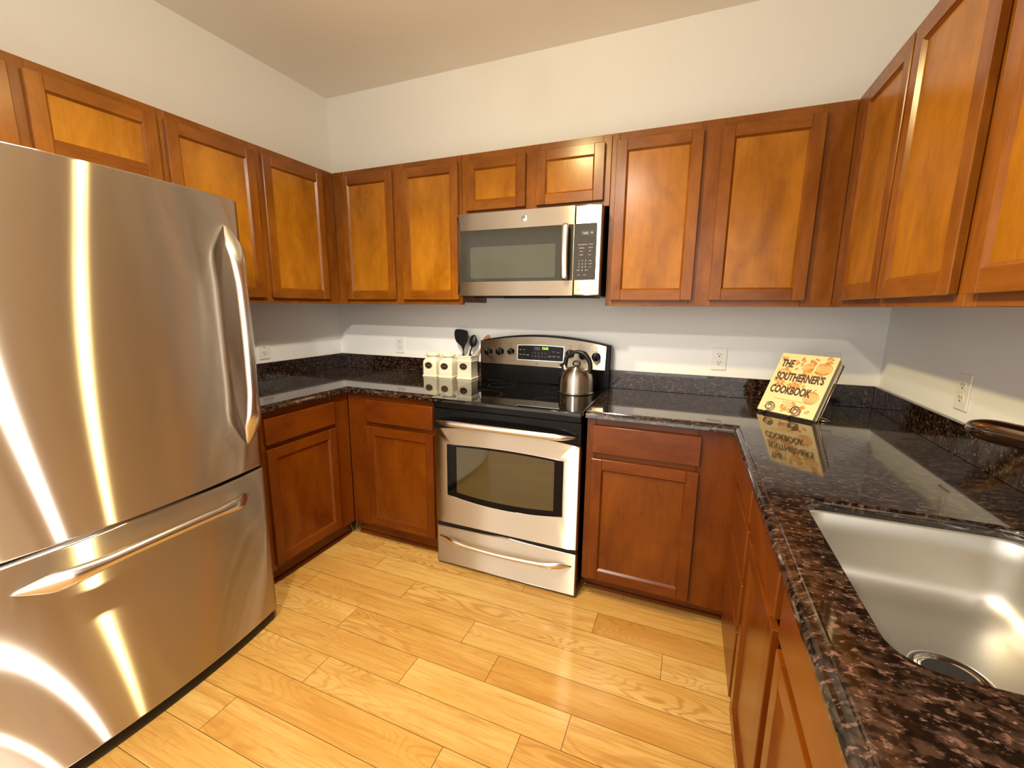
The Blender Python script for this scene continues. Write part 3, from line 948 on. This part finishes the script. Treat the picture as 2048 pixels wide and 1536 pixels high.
    for i in range(n + 1):
        t = i / n; e = min(t, 1 - t)
        k = min(1, e / 0.12)
        so = 0.004 + 0.030 * math.sin(PI / 2 * k) + 0.016 * math.sin(PI * t)
        pts.append((1.222 + 0.728 * t, yf - so, 0.797 + 0.004 * math.sin(PI * t)))
        ws.append(0.003 + 0.013 * min(1, e / 0.13) ** 0.7); hs.append(0.003 + 0.007 * min(1, e / 0.12))
    obj('door_handle', MB().sweep(pts, ws, hs, (0, 0, 1), 16), M['handle'], door)
    # drawer
    dw = obj('storage_drawer', MB().box(RX0, RX1, yf, yf + 0.044, 0.012, 0.2285, 0.007, 0, 4), M['steel_x'], root)
    obj('drawer_gap', MB().box(RX0 + 0.003, RX1 - 0.003, yf + 0.014, yf + 0.044, 0.2286, 0.2480), M['dark_gap'], root)
    pts, ws, hs = [], [], []
    for i in range(n + 1):
        t = i / n; e = min(t, 1 - t)
        k = min(1, e / 0.16)
        so = 0.026 * math.sin(PI / 2 * k) ** 1.2 + 0.012 * math.sin(PI * t)
        w = (0.002 + 0.017 * min(1, e / 0.09)) if e < 0.09 else 0.019 - 0.008 * min(1, (e - 0.09) / 0.14)
        pts.append((1.226 + 0.718 * t, yf - so, 0.166 - 0.010 * math.sin(PI * t)))
        ws.append(w); hs.append(0.0015 + 0.008 * min(1, e / 0.14))
    obj('drawer_handle', MB().sweep(pts, ws, hs, (0, 0, 1), 16), M['handle'], dw)
build_range()

# ------------------------------------------------------------------ microwave
def build_microwave():
    root = thing('microwave', 'stainless over-the-range microwave mounted under the short cabinet', 'microwave', (RXC, -0.19, 1.42))
    x0, x1 = RX0 - 0.003, RX1 + 0.002
    yf = -0.394
    z0, z1 = 1.4195, 1.830
    body = MB().box(x0 + 0.003, x1 - 0.003, yf + 0.040, -0.004, z0 - 0.004, z1, 0.002)
    b = obj('case', body, M['black'], root)
    und = MB()
    und.box(x0 + 0.05, x0 + 0.30, -0.30, -0.12, z0 - 0.010, z0 - 0.0042, 0.001)
    und.box(x1 - 0.30, x1 - 0.05, -0.30, -0.12, z0 - 0.010, z0 - 0.0042, 0.001)
    und.box(RXC - 0.13, RXC + 0.11, -0.34, -0.31, z0 - 0.013, z0 - 0.0042, 0.001)
    obj('vent_filters', und, M['black_gloss'], b)
    xs = 1.838
    wx0, wx1, wz0, wz1 = 1.229, 1.822, 1.490, 1.747
    def rr(a, b_, c, d, r, n=4):
        return [(x, z) for x, z in rrect(a, b_, c, d, r, n)]
    # door frame: left and the long rails around the window
    fr = MB()
    fr.ring(rr(x0, xs - 0.001, z0, z1, 0.006), rr(wx0, xs - 0.0035, wz0, wz1, 0.006), yf, yf + 0.038)
    es = [e for e in fr.bm.edges if all(abs(v.co.y - yf) < 1e-5 for v in e.verts) and all(v.co.x < x0 + 0.002 for v in e.verts)]
    bmesh.ops.bevel(fr.bm, geom=es, offset=0.012, segments=4, affect='EDGES', profile=0.5)
    door = obj('door', fr, M['steel_x'], root, smooth_angle=35)
    obj('window_glass', MB().prism(rr(wx0, xs - 0.0035, wz0, wz1, 0.006), yf + 0.002, yf + 0.010), M['mw_glass'], door)
    obj('window_screen', MB().prism(rr(1.287, 1.747, 1.506, 1.664, 0.008), yf + 0.0008, yf + 0.0018), M['mw_screen'], door)
    # handle
    n = 24; pts, ws, hs = [], [], []
    for i in range(n + 1):
        t = i / n; e = min(t, 1 - t)
        pts.append((1.800, yf - 0.022 - 0.012 * math.sin(PI * t), 1.494 + 0.253 * t))
        ws.append(0.017 * min(1, 0.75 + e * 6)); hs.append(0.0085)
    hd = MB().sweep(pts, ws, hs, (1, 0, 0), 16)
    for z in (1.506, 1.735):
        hd.box(1.791, 1.809, yf - 0.020, yf + 0.002, z - 0.008, z + 0.008, 0.002)
    obj('handle', hd, M['handle'], door)
    # control side
    cs = MB()
    cs.box(xs + 0.001, x1, yf, yf + 0.038, z0, z1, 0.006, 0, 3)
    ctl = obj('control_side', cs, M['steel_x'], root)
    obj('key_panel', MB().prism(rr(xs + 0.0015, 1.944, 1.492, 1.747, 0.006), yf - 0.0015, yf + 0.001), M['mw_keys'], ctl)
    obj('clock_window', MB().box(1.863, 1.932, yf - 0.0024, yf - 0.0014, 1.686, 1.721), plain('clock window', (0.012, 0.013, 0.005), 0.2), ctl)
    T = frame_T((0, yf - 0.0026, 0), (1, 0, 0))
    obj('clock_digits', text_mb([('12:02', 1.890, 1.703, 0.016), ('PM', 1.921, 1.704, 0.010)], T, 0.85, 0.0001), M['lcd_dim'], ctl)
    T = frame_T((0, yf - 0.0017, 0), (1, 0, 0))
    L = []
    for r_, row in enumerate(('123', '456', '789')):
        for c_, d in enumerate(row): L.append((d, 1.8655 + 0.0155 * c_, 1.5795 - 0.0145 * r_, 0.0105))
    L.append(('0', 1.881, 1.536, 0.0105))
    for s, x, z in (('POPCORN', 1.870, 1.652), ('POTATO', 1.893, 1.652), ('REHEAT', 1.920, 1.653), ('BEVERAGE', 1.876, 1.637), ('DEFROST', 1.918, 1.638),
                    ('COOK', 1.874, 1.622), ('TIME', 1.915, 1.623), ('POWER', 1.874, 1.606), ('LEVEL', 1.914, 1.606),
                    ('TIMER', 1.918, 1.5785), ('CLOCK', 1.918, 1.565), ('+30', 1.918, 1.550), ('CLEAR', 1.862, 1.536), ('START', 1.901, 1.536),
                    ('FAN', 1.866, 1.514), ('LIGHT', 1.894, 1.514)):
        L.append((s, x, z, 0.0058))
    obj('key_lettering', text_mb(L, T, 0.9, 0.0), M['grey_print'], ctl)
    for x in (1.866, 1.8985, 1.9315):
        bt = MB().box(x - 0.012, x + 0.012, yf - 0.0022, yf + 0.001, 1.447, 1.463, 0.0008)
        bo = obj('button', bt, plain('button grey', (0.50, 0.48, 0.44), 0.4), ctl)
    # round monogram badge
    bd = MB().lathe([(0.0145, -yf - 0.001), (0.0145, -yf + 0.0018), (0.012, -yf + 0.0028), (0.0002, -yf + 0.0028)], 1.586, 0, 1.789, 28, axis='y', caps=(True, False))
    bdo = obj('badge', bd, M['polished'], door, smooth_angle=40)
    sw = MB()
    y = yf - 0.0032
    sw.tube([(1.586 + 0.0118 * math.cos(a * PI / 12), y, 1.789 + 0.0118 * math.sin(a * PI / 12)) for a in range(25)], 0.0007, 5)
    sw.tube([(1.586 - 0.002 + 0.0048 * math.cos(a), y, 1.7895 + 0.006 * math.sin(a)) for a in [0.5 + 0.35 * k for k in range(15)]], 0.0008, 5)
    sw.tube([(1.586 + 0.004 + 0.0036 * math.cos(a), y, 1.7895 + 0.0055 * math.sin(a)) for a in [0.9 + 0.33 * k for k in range(14)]], 0.0008, 5)
    obj('monogram', sw, plain('badge engraving', (0.10, 0.09, 0.08), 0.4), bdo)
build_microwave()

# ------------------------------------------------------------------ kettle
def build_kettle():
    cx, cy, cz = 1.833, -0.240, 0.9176
    root = thing('kettle', 'brushed steel tea kettle with black arched handle on the cooktop', 'kettle', (cx, cy, cz))
    body = MB().lathe([(0.094, 0.0), (0.0975, 0.002), (0.0985, 0.005), (0.0965, 0.008), (0.092, 0.010), (0.0918, 0.03), (0.0912, 0.055), (0.0888, 0.078),
                       (0.0825, 0.098), (0.072, 0.113), (0.058, 0.1235), (0.044, 0.128)], cx, cy, cz, 56)
    obj('body', body, M['steel_kettle'], root, smooth_angle=50)
    lid = MB().lathe([(0.0435, 0.1283), (0.0435, 0.131), (0.038, 0.134), (0.020, 0.1365), (0.0002, 0.137)], cx, cy, cz, 40, caps=(True, False))
    lo = obj('lid', lid, M['steel_kettle'], root, smooth_angle=40)
    kb = MB()
    kb.lathe([(0.010, 0.137), (0.012, 0.139), (0.006, 0.1425)], cx, cy, cz, 16)
    kb.tube([(cx + 0.019 * math.cos(a), cy, cz + 0.153 + 0.0135 * math.sin(a)) for a in [-0.9 * PI / 2 + (PI + 0.9 * PI) * k / 24 for k in range(25)]], 0.0042, 10)
    obj('lid_loop', kb, M['black'], lo)
    sp = MB().tube([(cx - 0.048, cy, cz + 0.108), (cx - 0.062, cy, cz + 0.124), (cx - 0.076, cy, cz + 0.146)], [0.021, 0.017, 0.0145], 18)
    so = obj('spout', sp, M['steel_kettle'], root)
    obj('whistle_cap', MB().tube([(cx - 0.0745, cy, cz + 0.1435), (cx - 0.079, cy, cz + 0.151)], [0.0165, 0.0175], 18), M['black'], so)
    hp = [(-0.062, 0.121), (-0.061, 0.145), (-0.058, 0.170), (-0.048, 0.192), (-0.028, 0.208), (0.0, 0.215), (0.028, 0.210), (0.052, 0.194),
          (0.068, 0.168), (0.074, 0.138), (0.071, 0.112), (0.0655, 0.098)]
    rs = [0.0105, 0.0115, 0.012, 0.0105, 0.009, 0.0095, 0.0115, 0.0125, 0.0125, 0.012, 0.0115, 0.010]
    def cr(P, n=6):
        out = []
        for i in range(len(P) - 1):
            p0, p1, p2, p3 = P[max(i - 1, 0)], P[i], P[i + 1], P[min(i + 2, len(P) - 1)]
            for k in range(n):
                t = k / n
                out.append(tuple(0.5 * (2 * b + (c - a) * t + (2 * a - 5 * b + 4 * c - d) * t * t + (-a + 3 * b - 3 * c + d) * t ** 3) for a, b, c, d in zip(p0, p1, p2, p3)))
        out.append(tuple(P[-1]))
        return out
    P = cr([(x, z, r) for (x, z), r in zip(hp, rs)])
    h = MB().tube([(cx + x, cy, cz + z) for x, z, r in P], [r for x, z, r in P], 14)
    h.tube([(cx - 0.052, cy, cz + 0.194), (cx - 0.060, cy, cz + 0.206)], [0.008, 0.005], 10)
    obj('handle', h, M['black'], root)
build_kettle()

# ------------------------------------------------------------------ canisters and utensil crock
def sqloop(cx, cy, z, hw, p, n=48):
    """superellipse loop: p=2 circle, large p square"""
    out = []
    for i in range(n):
        a = 2 * PI * (i + 0.5) / n
        c, s = math.cos(a), math.sin(a)
        r = hw / ((abs(c) ** p + abs(s) ** p) ** (1 / p))
        out.append((cx + r * c, cy + r * s, z))
    return out

def plaque(root, cx, yf, z, a=0.0265, b=0.0205):
    pl = MB().prism([(cx + a * math.cos(2 * PI * k / 36), z + b * math.sin(2 * PI * k / 36)) for k in range(36)], yf - 0.003, yf + 0.002, 0, 0.001)
    po = obj('plaque', pl, M['plaque'], root)
    sc = MB()
    sc.tube([(cx - 0.015 + 0.030 * k / 24, yf - 0.0032, z + 0.0035 * math.sin(k * 1.15) * (0.6 + 0.4 * math.cos(k * 0.7))) for k in range(25)], 0.0008, 5)
    sc.tube([(cx + (a - 0.003) * math.cos(2 * PI * k / 36), yf - 0.0032, z + (b - 0.003) * math.sin(2 * PI * k / 36)) for k in range(37)], 0.0005, 5)
    obj('plaque_script', sc, M['plaque_ink'], po)

def build_canister(cx, label):
    cy, z0 = -0.0755, ZC + 0.0003
    root = thing('canister', label, 'canister', (cx, cy, z0), 0, 'cream ceramic canisters')
    hw = 0.0515
    mb = MB()
    lv = [(hw + 0.002, 0.0, 14), (hw + 0.0025, 0.004, 14), (hw + 0.0015, 0.0075, 14), (hw - 0.002, 0.0095, 16), (hw - 0.0025, 0.04, 16), (hw - 0.002, 0.088, 16),
          (hw - 0.003, 0.097, 13), (hw - 0.0075, 0.107, 9), (hw - 0.0135, 0.1155, 5), (hw - 0.017, 0.120, 3), (0.037, 0.1225, 2), (0.036, 0.1285, 2), (0.036, 0.1305, 2)]
    mb.loft([sqloop(cx, cy, z0 + z, w, p) for w, z, p in lv])
    for k in range(7):
        x = cx - 0.033 + 0.011 * k
        mb.box(x - 0.0016, x + 0.0016, cy - hw + 0.0015, cy - hw + 0.004, z0 + 0.013, z0 + 0.046, 0.0006)
    for s in (1,):
        mb.box(cx - 0.040, cx + 0.040, cy - hw + 0.0012, cy - hw + 0.004, z0 + 0.012, z0 + 0.0145, 0.0006)
    arcp = [(cx + 0.038 * math.cos(a), cy - hw + 0.0024, z0 + 0.080 + 0.010 * math.sin(a)) for a in [PI * k / 16 for k in range(17)]]
    mb.tube([(cx + 0.038, cy - hw + 0.0024, z0 + 0.013)] + arcp + [(cx - 0.038, cy - hw + 0.0024, z0 + 0.013)], 0.0012, 6)
    obj('jar', mb, M['ceramic'], root, smooth_angle=42)
    ld = MB().lathe([(0.038, 0.1308), (0.043, 0.1325), (0.0455, 0.1375), (0.045, 0.143), (0.041, 0.147), (0.030, 0.1495), (0.012, 0.151), (0.0002, 0.1515)], cx, cy, z0, 40, caps=(True, False))
    lo = obj('lid', ld, M['ceramic'], root, smooth_angle=50)
    rel = MB()
    for k in range(9):
        a = 2 * PI * k / 9
        px, py = cx + 0.026 * math.cos(a), cy + 0.026 * math.sin(a)
        rel.lathe([(0.0075, 0.1485), (0.0065, 0.152), (0.0035, 0.1545), (0.0002, 0.1555)], px, py, z0, 12, caps=(False, False))
    rel.lathe([(0.013, 0.150), (0.012, 0.155), (0.007, 0.1585), (0.0002, 0.160)], cx, cy, z0, 20, caps=(False, False))
    obj('lid_finial', rel, M['ceramic'], lo, smooth_angle=60)
    plaque(root, cx - 0.003, cy - hw + 0.002, z0 + 0.0735)
    return root
build_canister(0.838, 'cream ceramic canister with dark oval plaque, leftmost of the three')
build_canister(0.955, 'cream ceramic lidded canister in the middle, beside the utensil crock')

CRX, CRY = 1.091, -0.0735
def build_crock():
    cx, cy, z0 = CRX, CRY, ZC + 0.0003
    root = thing('utensil_crock', 'square cream ceramic crock holding kitchen utensils beside the range', 'crock', (cx, cy, z0))
    hw = 0.0515
    mb = MB()
    lv = [(hw + 0.002, 0.0, 26), (hw + 0.003, 0.005, 26), (hw + 0.001, 0.009, 26), (hw - 0.002, 0.011, 26), (hw - 0.002, 0.108, 26), (hw - 0.0005, 0.110, 26), (hw - 0.001, 0.113, 26),
          (hw - 0.002, 0.115, 26), (hw - 0.002, 0.138, 26), (hw + 0.000, 0.141, 26), (hw + 0.0005, 0.145, 26), (hw - 0.002, 0.1475, 26), (hw - 0.006, 0.1465, 26), (hw - 0.0075, 0.12, 26), (hw - 0.008, 0.012, 26)]
    mb.loft([sqloop(cx, cy, z0 + z, w, p, 72) for w, z, p in lv])
    obj('pot', mb, M['ceramic'], root, smooth_angle=42)
    rel = MB()
    for side in (0, 1):
        for k in range(6):
            t = -0.036 + 0.0145 * k
            pts = []
            for q in range(14):
                a = 0.3 + q * 0.42; r = 0.0062 * (1 - q / 20)
                u, v = t + r * math.cos(a) * (1 if k % 2 else -1), 0.1265 + r * math.sin(a)
                pts.append((cx + u, cy - hw + 0.0016, z0 + v) if side == 0 else (cx + hw - 0.0016, cy + u, z0 + v))
            rel.tube(pts, 0.0011, 5)
    obj('rim_relief', rel, M['relief'], root)
    plaque(root, cx - 0.003, cy - hw + 0.002, z0 + 0.080)
build_crock()

def build_spatula():
    out = [(0.999, 1.200), (1.003, 1.214), (1.012, 1.2205), (1.040, 1.2215), (1.066, 1.2185), (1.0905, 1.2125), (1.096, 1.203), (1.0975, 1.180), (1.094, 1.160),
           (1.086, 1.140), (1.076, 1.124), (1.070, 1.110), (1.0665, 1.095), (1.0555, 1.095), (1.051, 1.110), (1.043, 1.121), (1.025, 1.131), (1.011, 1.143), (1.003, 1.160), (0.999, 1.180)]
    mb = MB().prism(out, -0.0735, -0.069, 0, 0.0015)
    r = obj('spatula', mb, M['silicone'], None, (1.06, -0.071, 0.93))
    tag(r, 'black nylon spatula with a broad blade in the cream crock', 'spatula', 'utensils in the crock')
    hd = MB().tube([(1.061, -0.0712, 1.100), (1.061, -0.072, 1.06), (1.064, -0.074, 1.0), (1.068, -0.078, 0.932)], [0.0052, 0.006, 0.007, 0.007], 12)
    obj('handle', hd, M['silicone'], r)
build_spatula()

def build_spoon(name, label, c, ax, tip, stem, m, depth=0.012):
    """bowl of a spoon: centre c, half sizes ax (width, length), leaning direction tip; stem = list of points"""
    up = Vector(tip).normalized(); fr = Vector((0, -1, 0)); sd = up.cross(fr).normalized()
    mb = MB()
    rows = []
    for i in range(9):
        v = -1 + 2 * i / 8
        w = math.sqrt(max(0.0004, 1 - v * v)) * ax[0] * (1 - 0.12 * v)
        row = []
        for k in range(13):
            u = -1 + 2 * k / 12
            dpt = depth * (1 - v * v) * (1 - u * u)
            row.append(Vector(c) + up * v * ax[1] + sd * u * w - fr * (-0.0) + Vector((0, 1, 0)) * (-dpt))
        rows.append(row)
    vf = [[mb.v(p) for p in r] for r in rows]
    vb = [[mb.v(p + Vector((0, 0.003, 0))) for p in r] for r in rows]
    for a in range(8):
        for k in range(12):
            mb.f([vf[a][k], vf[a][k + 1], vf[a + 1][k + 1], vf[a + 1][k]], 0, True)
            mb.f([vb[a][k], vb[a + 1][k], vb[a + 1][k + 1], vb[a][k + 1]], 0, True)
        mb.f([vf[a][0], vf[a + 1][0], vb[a + 1][0], vb[a][0]]); mb.f([vf[a][12], vb[a][12], vb[a + 1][12], vf[a + 1][12]])
    for k in range(12):
        mb.f([vf[0][k], vb[0][k], vb[0][k + 1], vf[0][k + 1]]); mb.f([vf[8][k], vf[8][k + 1], vb[8][k + 1], vb[8][k]])
    r = obj(name, mb, m, None, c)
    tag(r, label, 'spoon', 'utensils in the crock')
    obj('handle', MB().tube(stem, [0.006] + [0.0055] * (len(stem) - 1), 12), m, r)
    return r
build_spoon('serving_spoon', 'black nylon serving spoon in the crock, right of the spatula', (1.124, -0.060, 1.150), (0.026, 0.041), (0.25, 0, 1),
            [(1.1155, -0.0585, 1.112), (1.106, -0.060, 1.09), (1.098, -0.064, 1.03), (1.090, -0.068, 0.935)], M['silicone'])
build_spoon('wooden_spoon', 'pale wooden spoon leaning out of the crock toward the range', (1.194, -0.0120, 1.158), (0.019, 0.036), (0.62, 0, 1),
            [(1.176, -0.0115, 1.130), (1.158, -0.018, 1.10), (1.125, -0.035, 1.045), (1.105, -0.065, 0.935)], M['beech'], 0.004)

# ------------------------------------------------------------------ cookbook on its wire easel
BT = frame_T((2.6768, -0.3082, ZC), (math.cos(-0.6739), math.sin(-0.6739), 0))
TILT = Matrix.Rotation(-0.568, 4, 'X')
def build_book():
    w, h, th = 0.2278, 0.2883, 0.034
    Tb = BT @ Matrix.Translation((0, 0, 0.0125)) @ TILT
    root = thing('cookbook', 'cream and orange hardcover cookbook propped on a wire stand', 'book', BT @ Vector((0.11, 0.03, 0.012)))
    cv = MB(Tb)
    cv.box(0, w, 0.0, 0.0028, 0, h, 0.0008)
    cv.box(0, w, th - 0.0028, th, 0, h, 0.0008)
    cv.box(0, 0.003, 0.0028, th - 0.0028, 0, h)
    co = obj('cover', cv, M['cover'], root)
    obj('page_block', MB(Tb).box(0.003, w - 0.004, 0.003, th - 0.003, 0.004, h - 0.004), M['pages'], root)
    for ws_, zz in (('THE', 0.236), ("SOUTHERNER'S", 0.172), ('COOKBOOK', 0.108)):
        obj('title_line', text_mb([(ws_, 0.016, zz, 0.050)], Tb, 0.555, 0.0018, 0.0016, 'LEFT'), M['title_ink'], co)
    tr = MB(Tb); rng = random.Random(11)
    y = -0.0004
    def stroke(P, r, mb=tr): mb.tube([(x, y, z) for x, z in P], r, 4)
    def gourd(cx, cz, a, b, ribs):
        for k in range(ribs):
            f = -1 + 2 * k / (ribs - 1)
            stroke([(cx + a * f * math.sin(PI * q / 14) + 0.002 * f, cz + b * math.cos(PI * q / 14)) for q in range(15)], 0.0011)
        stroke([(cx, cz + b), (cx + 0.003, cz + b + 0.008), (cx + 0.008, cz + b + 0.012)], 0.0016)
    def leaf(cx, cz, ang, L, ww):
        c, s = math.cos(ang), math.sin(ang)
        for sg in (-1, 0, 1):
            stroke([(cx + c * L * q / 8 - s * sg * ww * math.sin(PI * q / 8), cz + s * L * q / 8 + c * sg * ww * math.sin(PI * q / 8)) for q in range(9)], 0.0011)
    gourd(0.188, 0.228, 0.026, 0.027, 9); gourd(0.187, 0.092, 0.026, 0.028, 9); gourd(0.128, 0.226, 0.020, 0.018, 7); gourd(0.040, 0.197, 0.022, 0.012, 6)
    for k in range(64):
        cx, cz = rng.choice([(rng.uniform(0.08, 0.21), rng.uniform(0.245, 0.272)), (rng.uniform(0.02, 0.21), rng.uniform(0.195, 0.212)),
                             (rng.uniform(0.02, 0.15), rng.uniform(0.132, 0.146)), (rng.uniform(0.09, 0.20), rng.uniform(0.018, 0.05))])
        leaf(cx, cz, rng.uniform(0, 2 * PI), rng.uniform(0.012, 0.026), rng.uniform(0.003, 0.006))
    for k in range(12):
        a = PI * k / 11
        stroke([(0.125 + 0.012 * math.cos(a), 0.028 + 0.010 * math.sin(a)), (0.125 + 0.040 * math.cos(a), 0.028 + 0.030 * math.sin(a))], 0.0009)
    leaf(0.014, 0.262, 0.2, 0.02, 0.004); leaf(0.018, 0.258, 2.4, 0.014, 0.004)
    obj('cover_drawing', tr, M['orange_ink'], co)
    ws = MB(Tb)
    for cx, cz, a, b in ((0.188, 0.228, 0.025, 0.026), (0.187, 0.092, 0.025, 0.027), (0.128, 0.226, 0.019, 0.017), (0.04, 0.197, 0.021, 0.011), (0.155, 0.20, 0.03, 0.012), (0.09, 0.14, 0.05, 0.009)):
        ws.prism([(cx + a * math.cos(2 * PI * k / 24), cz + b * math.sin(2 * PI * k / 24)) for k in range(24)], -0.0002, 0.0)
    obj('cover_wash', ws, M['orange_pale'], co)
    sub = text_mb([('more than 300 recipes, tips and stories from', 0.115, 0.066, 0.0085), ('southern kitchens', 0.115, 0.056, 0.0085)], Tb, 0.9, 0.0, 0.0010)
    obj('subtitle', sub, M['orange_ink'], co)
build_book()

def build_stand():
    root = thing('book_stand', 'bronze wire easel with scrolled feet holding the cookbook', 'book stand', BT @ Vector((0.11, 0.02, 0)))
    r = 0.0023
    Tb = BT @ Matrix.Translation((0, 0, 0.0125)) @ TILT
    inv = BT.inverted()
    def tl(p): return (inv @ (Tb @ Vector(p)))
    for xs in (0.046, 0.150):
        mb = MB(BT)
        # scroll in the plane of the cover, just in front of it
        pts = []
        for k in range(38):
            a = -PI / 2 + k * 0.30
            rad = 0.0235 * (1 - k / 50)
            pts.append(tl((xs + rad * math.cos(a), -0.0068, 0.0235 + rad * math.sin(a))))
        pts = pts[::-1]
        end = pts[-1]
        pts += [Vector((end.x - 0.012, end.y - 0.003, 0.0072)), Vector((end.x - 0.020, end.y + 0.004, 0.0036)), Vector((xs - 0.020, 0.05, 0.0036)), Vector((xs - 0.020, 0.15, 0.0036)), Vector((xs - 0.012, 0.158, 0.006))]
        mb.tube(pts, r, 8)
        obj('scroll_foot', mb, M['wire'], root)
    mb = MB(BT)
    mb.tube([(-0.006, 0.024, 0.0042), (0.06, 0.026, 0.0040), (0.12, 0.026, 0.0040), (0.232, 0.024, 0.0042)], 0.0028, 8)
    mb.tube([(0.03, 0.148, 0.0036), (0.13, 0.150, 0.0036), (0.235, 0.10, 0.0036), (0.258, 0.075, 0.005), (0.250, 0.060, 0.006), (0.222, 0.052, 0.004)], 0.0028, 8)
    obj('base_rods', mb, M['wire'], root)
    bk = MB(BT)
    yb = 0.034 + 0.0038
    for xs in (-0.0045, 0.2325):
        bk.tube([tl((xs, yb, -0.004)), tl((xs, yb, 0.15)), tl((xs, yb, 0.272))], 0.0026, 8)
    bk.tube([tl((-0.0045, yb, 0.272)), tl((0.06, yb, 0.285)), tl((0.114, yb, 0.290)), tl((0.17, yb, 0.285)), tl((0.2325, yb, 0.272))], 0.0026, 8)
    bk.tube([tl((0.114, yb + 0.003, 0.288)), (0.114, 0.20, 0.10), (0.114, 0.215, 0.0036)], 0.0026, 8)
    obj('back_rest', bk, M['wire'], root)
build_stand()

# ------------------------------------------------------------------ wall outlets
def outlet(label, T):
    root = thing('wall_outlet', label, 'outlet', T @ Vector((0, 0, 0)), 0, 'white duplex outlets above the worktop')
    obj('cover_plate', MB(T).box(-0.036, 0.036, -0.0055, -0.0003, -0.0585, 0.0585, 0.0022, 0, 2), M['outlet'], root)
    for dz in (0.0205, -0.0205):
        pts = []
        for k in range(28):
            a = 2 * PI * k / 28
            pts.append((0.0172 * math.cos(a), dz + max(-0.0135, min(0.0135, 0.0172 * math.sin(a)))))
        rc = obj('receptacle', MB(T).prism(pts, -0.0072, -0.0050, 0, 0.0005), M['outlet'], root)
        sl = MB(T)
        sl.box(-0.0078, -0.0055, -0.0077, -0.0070, dz - 0.001, dz + 0.0085)
        sl.box(0.0055, 0.0078, -0.0077, -0.0070, dz + 0.000, dz + 0.0080)
        sl.prism([(0.0030 * math.cos(2 * PI * k / 12), dz - 0.0072 + 0.0030 * math.sin(2 * PI * k / 12)) for k in range(12)], -0.0077, -0.0070)
        obj('slots', sl, M['slot'], rc)
    obj('screw', MB(T).lathe([(0.0028, 0.0054), (0.0028, 0.0064), (0.0002, 0.0066)], 0, 0, 0, 12, axis='y', caps=(True, False)), M['outlet'], root)
outlet('white outlet on the left wall beside the refrigerator', frame_T((0, -0.632, 1.096), (0, 1, 0)))
outlet('white outlet on the back wall left of the range, above the canisters', frame_T((0.527, 0, 1.100), (1, 0, 0)))
outlet('white outlet on the back wall between range and cookbook', frame_T((2.524, 0, 1.108), (1, 0, 0)))
outlet('white outlet on the back wall mostly hidden behind the cookbook', frame_T((3.005, 0, 1.105), (1, 0, 0)))
outlet('white outlet on the right wall above the backsplash', frame_T((W, -0.652, 1.108), (0, -1, 0)))

# ------------------------------------------------------------------ lamps
def build_track():
    root = thing('track_light', 'white ceiling track light with three lamp heads over the kitchen floor', 'track light', (1.62, -1.9, HC))
    obj('rail', MB().box(1.60, 1.64, -2.70, -1.15, HC - 0.03, HC - 0.0005, 0.002), M['white_metal'], root)
    for x, y, m, lp, aim in ((1.62, -1.31, 'bulb_yellow', LAMP_YELLOW, (0.30, 0.18, -1)), (1.60, -1.82, 'bulb_white', LAMP_WHITE, (-0.26, 0.16, -1)),
                             (1.74, -2.58, 'bulb_white', LAMP_MIDDLE, (-0.14, 0.28, -1))):
        z = 2.415 if y > -1.5 else 2.50
        h = MB()
        h.tube([(1.62, y, HC - 0.03), (1.62, y, HC - 0.08), (x, y, z + 0.165)], 0.007, 10)
        h.lathe([(0.012, 0.17), (0.026, 0.16), (0.036, 0.13), (0.048, 0.042), (0.044, 0.043), (0.034, 0.12), (0.0002, 0.15)], x, y, z, 24, caps=(False, False))
        ho = obj('lamp_head', h, M['white_metal'], root, smooth_angle=50)
        prof = [(0.0002, 0.115)] + [(0.03 * math.sin(PI * k / 14), 0.085 + 0.03 * math.cos(PI * k / 14)) for k in range(1, 14)] + [(0.0002, 0.055)]
        obj('bulb', MB().lathe(prof, x, y, z, 20, caps=(False, False)), M[m], ho, smooth_angle=80)
        for kind, e in (('POINT', lp[1]), ('SPOT', lp[2])):
            ld = bpy.data.lights.new('lamp_light', kind)
            ld.color = lp[0]; ld.energy = e; ld.shadow_soft_size = 0.036
            if kind == 'SPOT':
                ld.spot_size = math.radians(CONE); ld.spot_blend = BLEND
            lo = bpy.data.objects.new('lamp_light', ld); COL.objects.link(lo)
            lo.location = (x, y, z)
            lo.rotation_euler = Vector(aim).to_track_quat('-Z', 'Y').to_euler()
build_track()
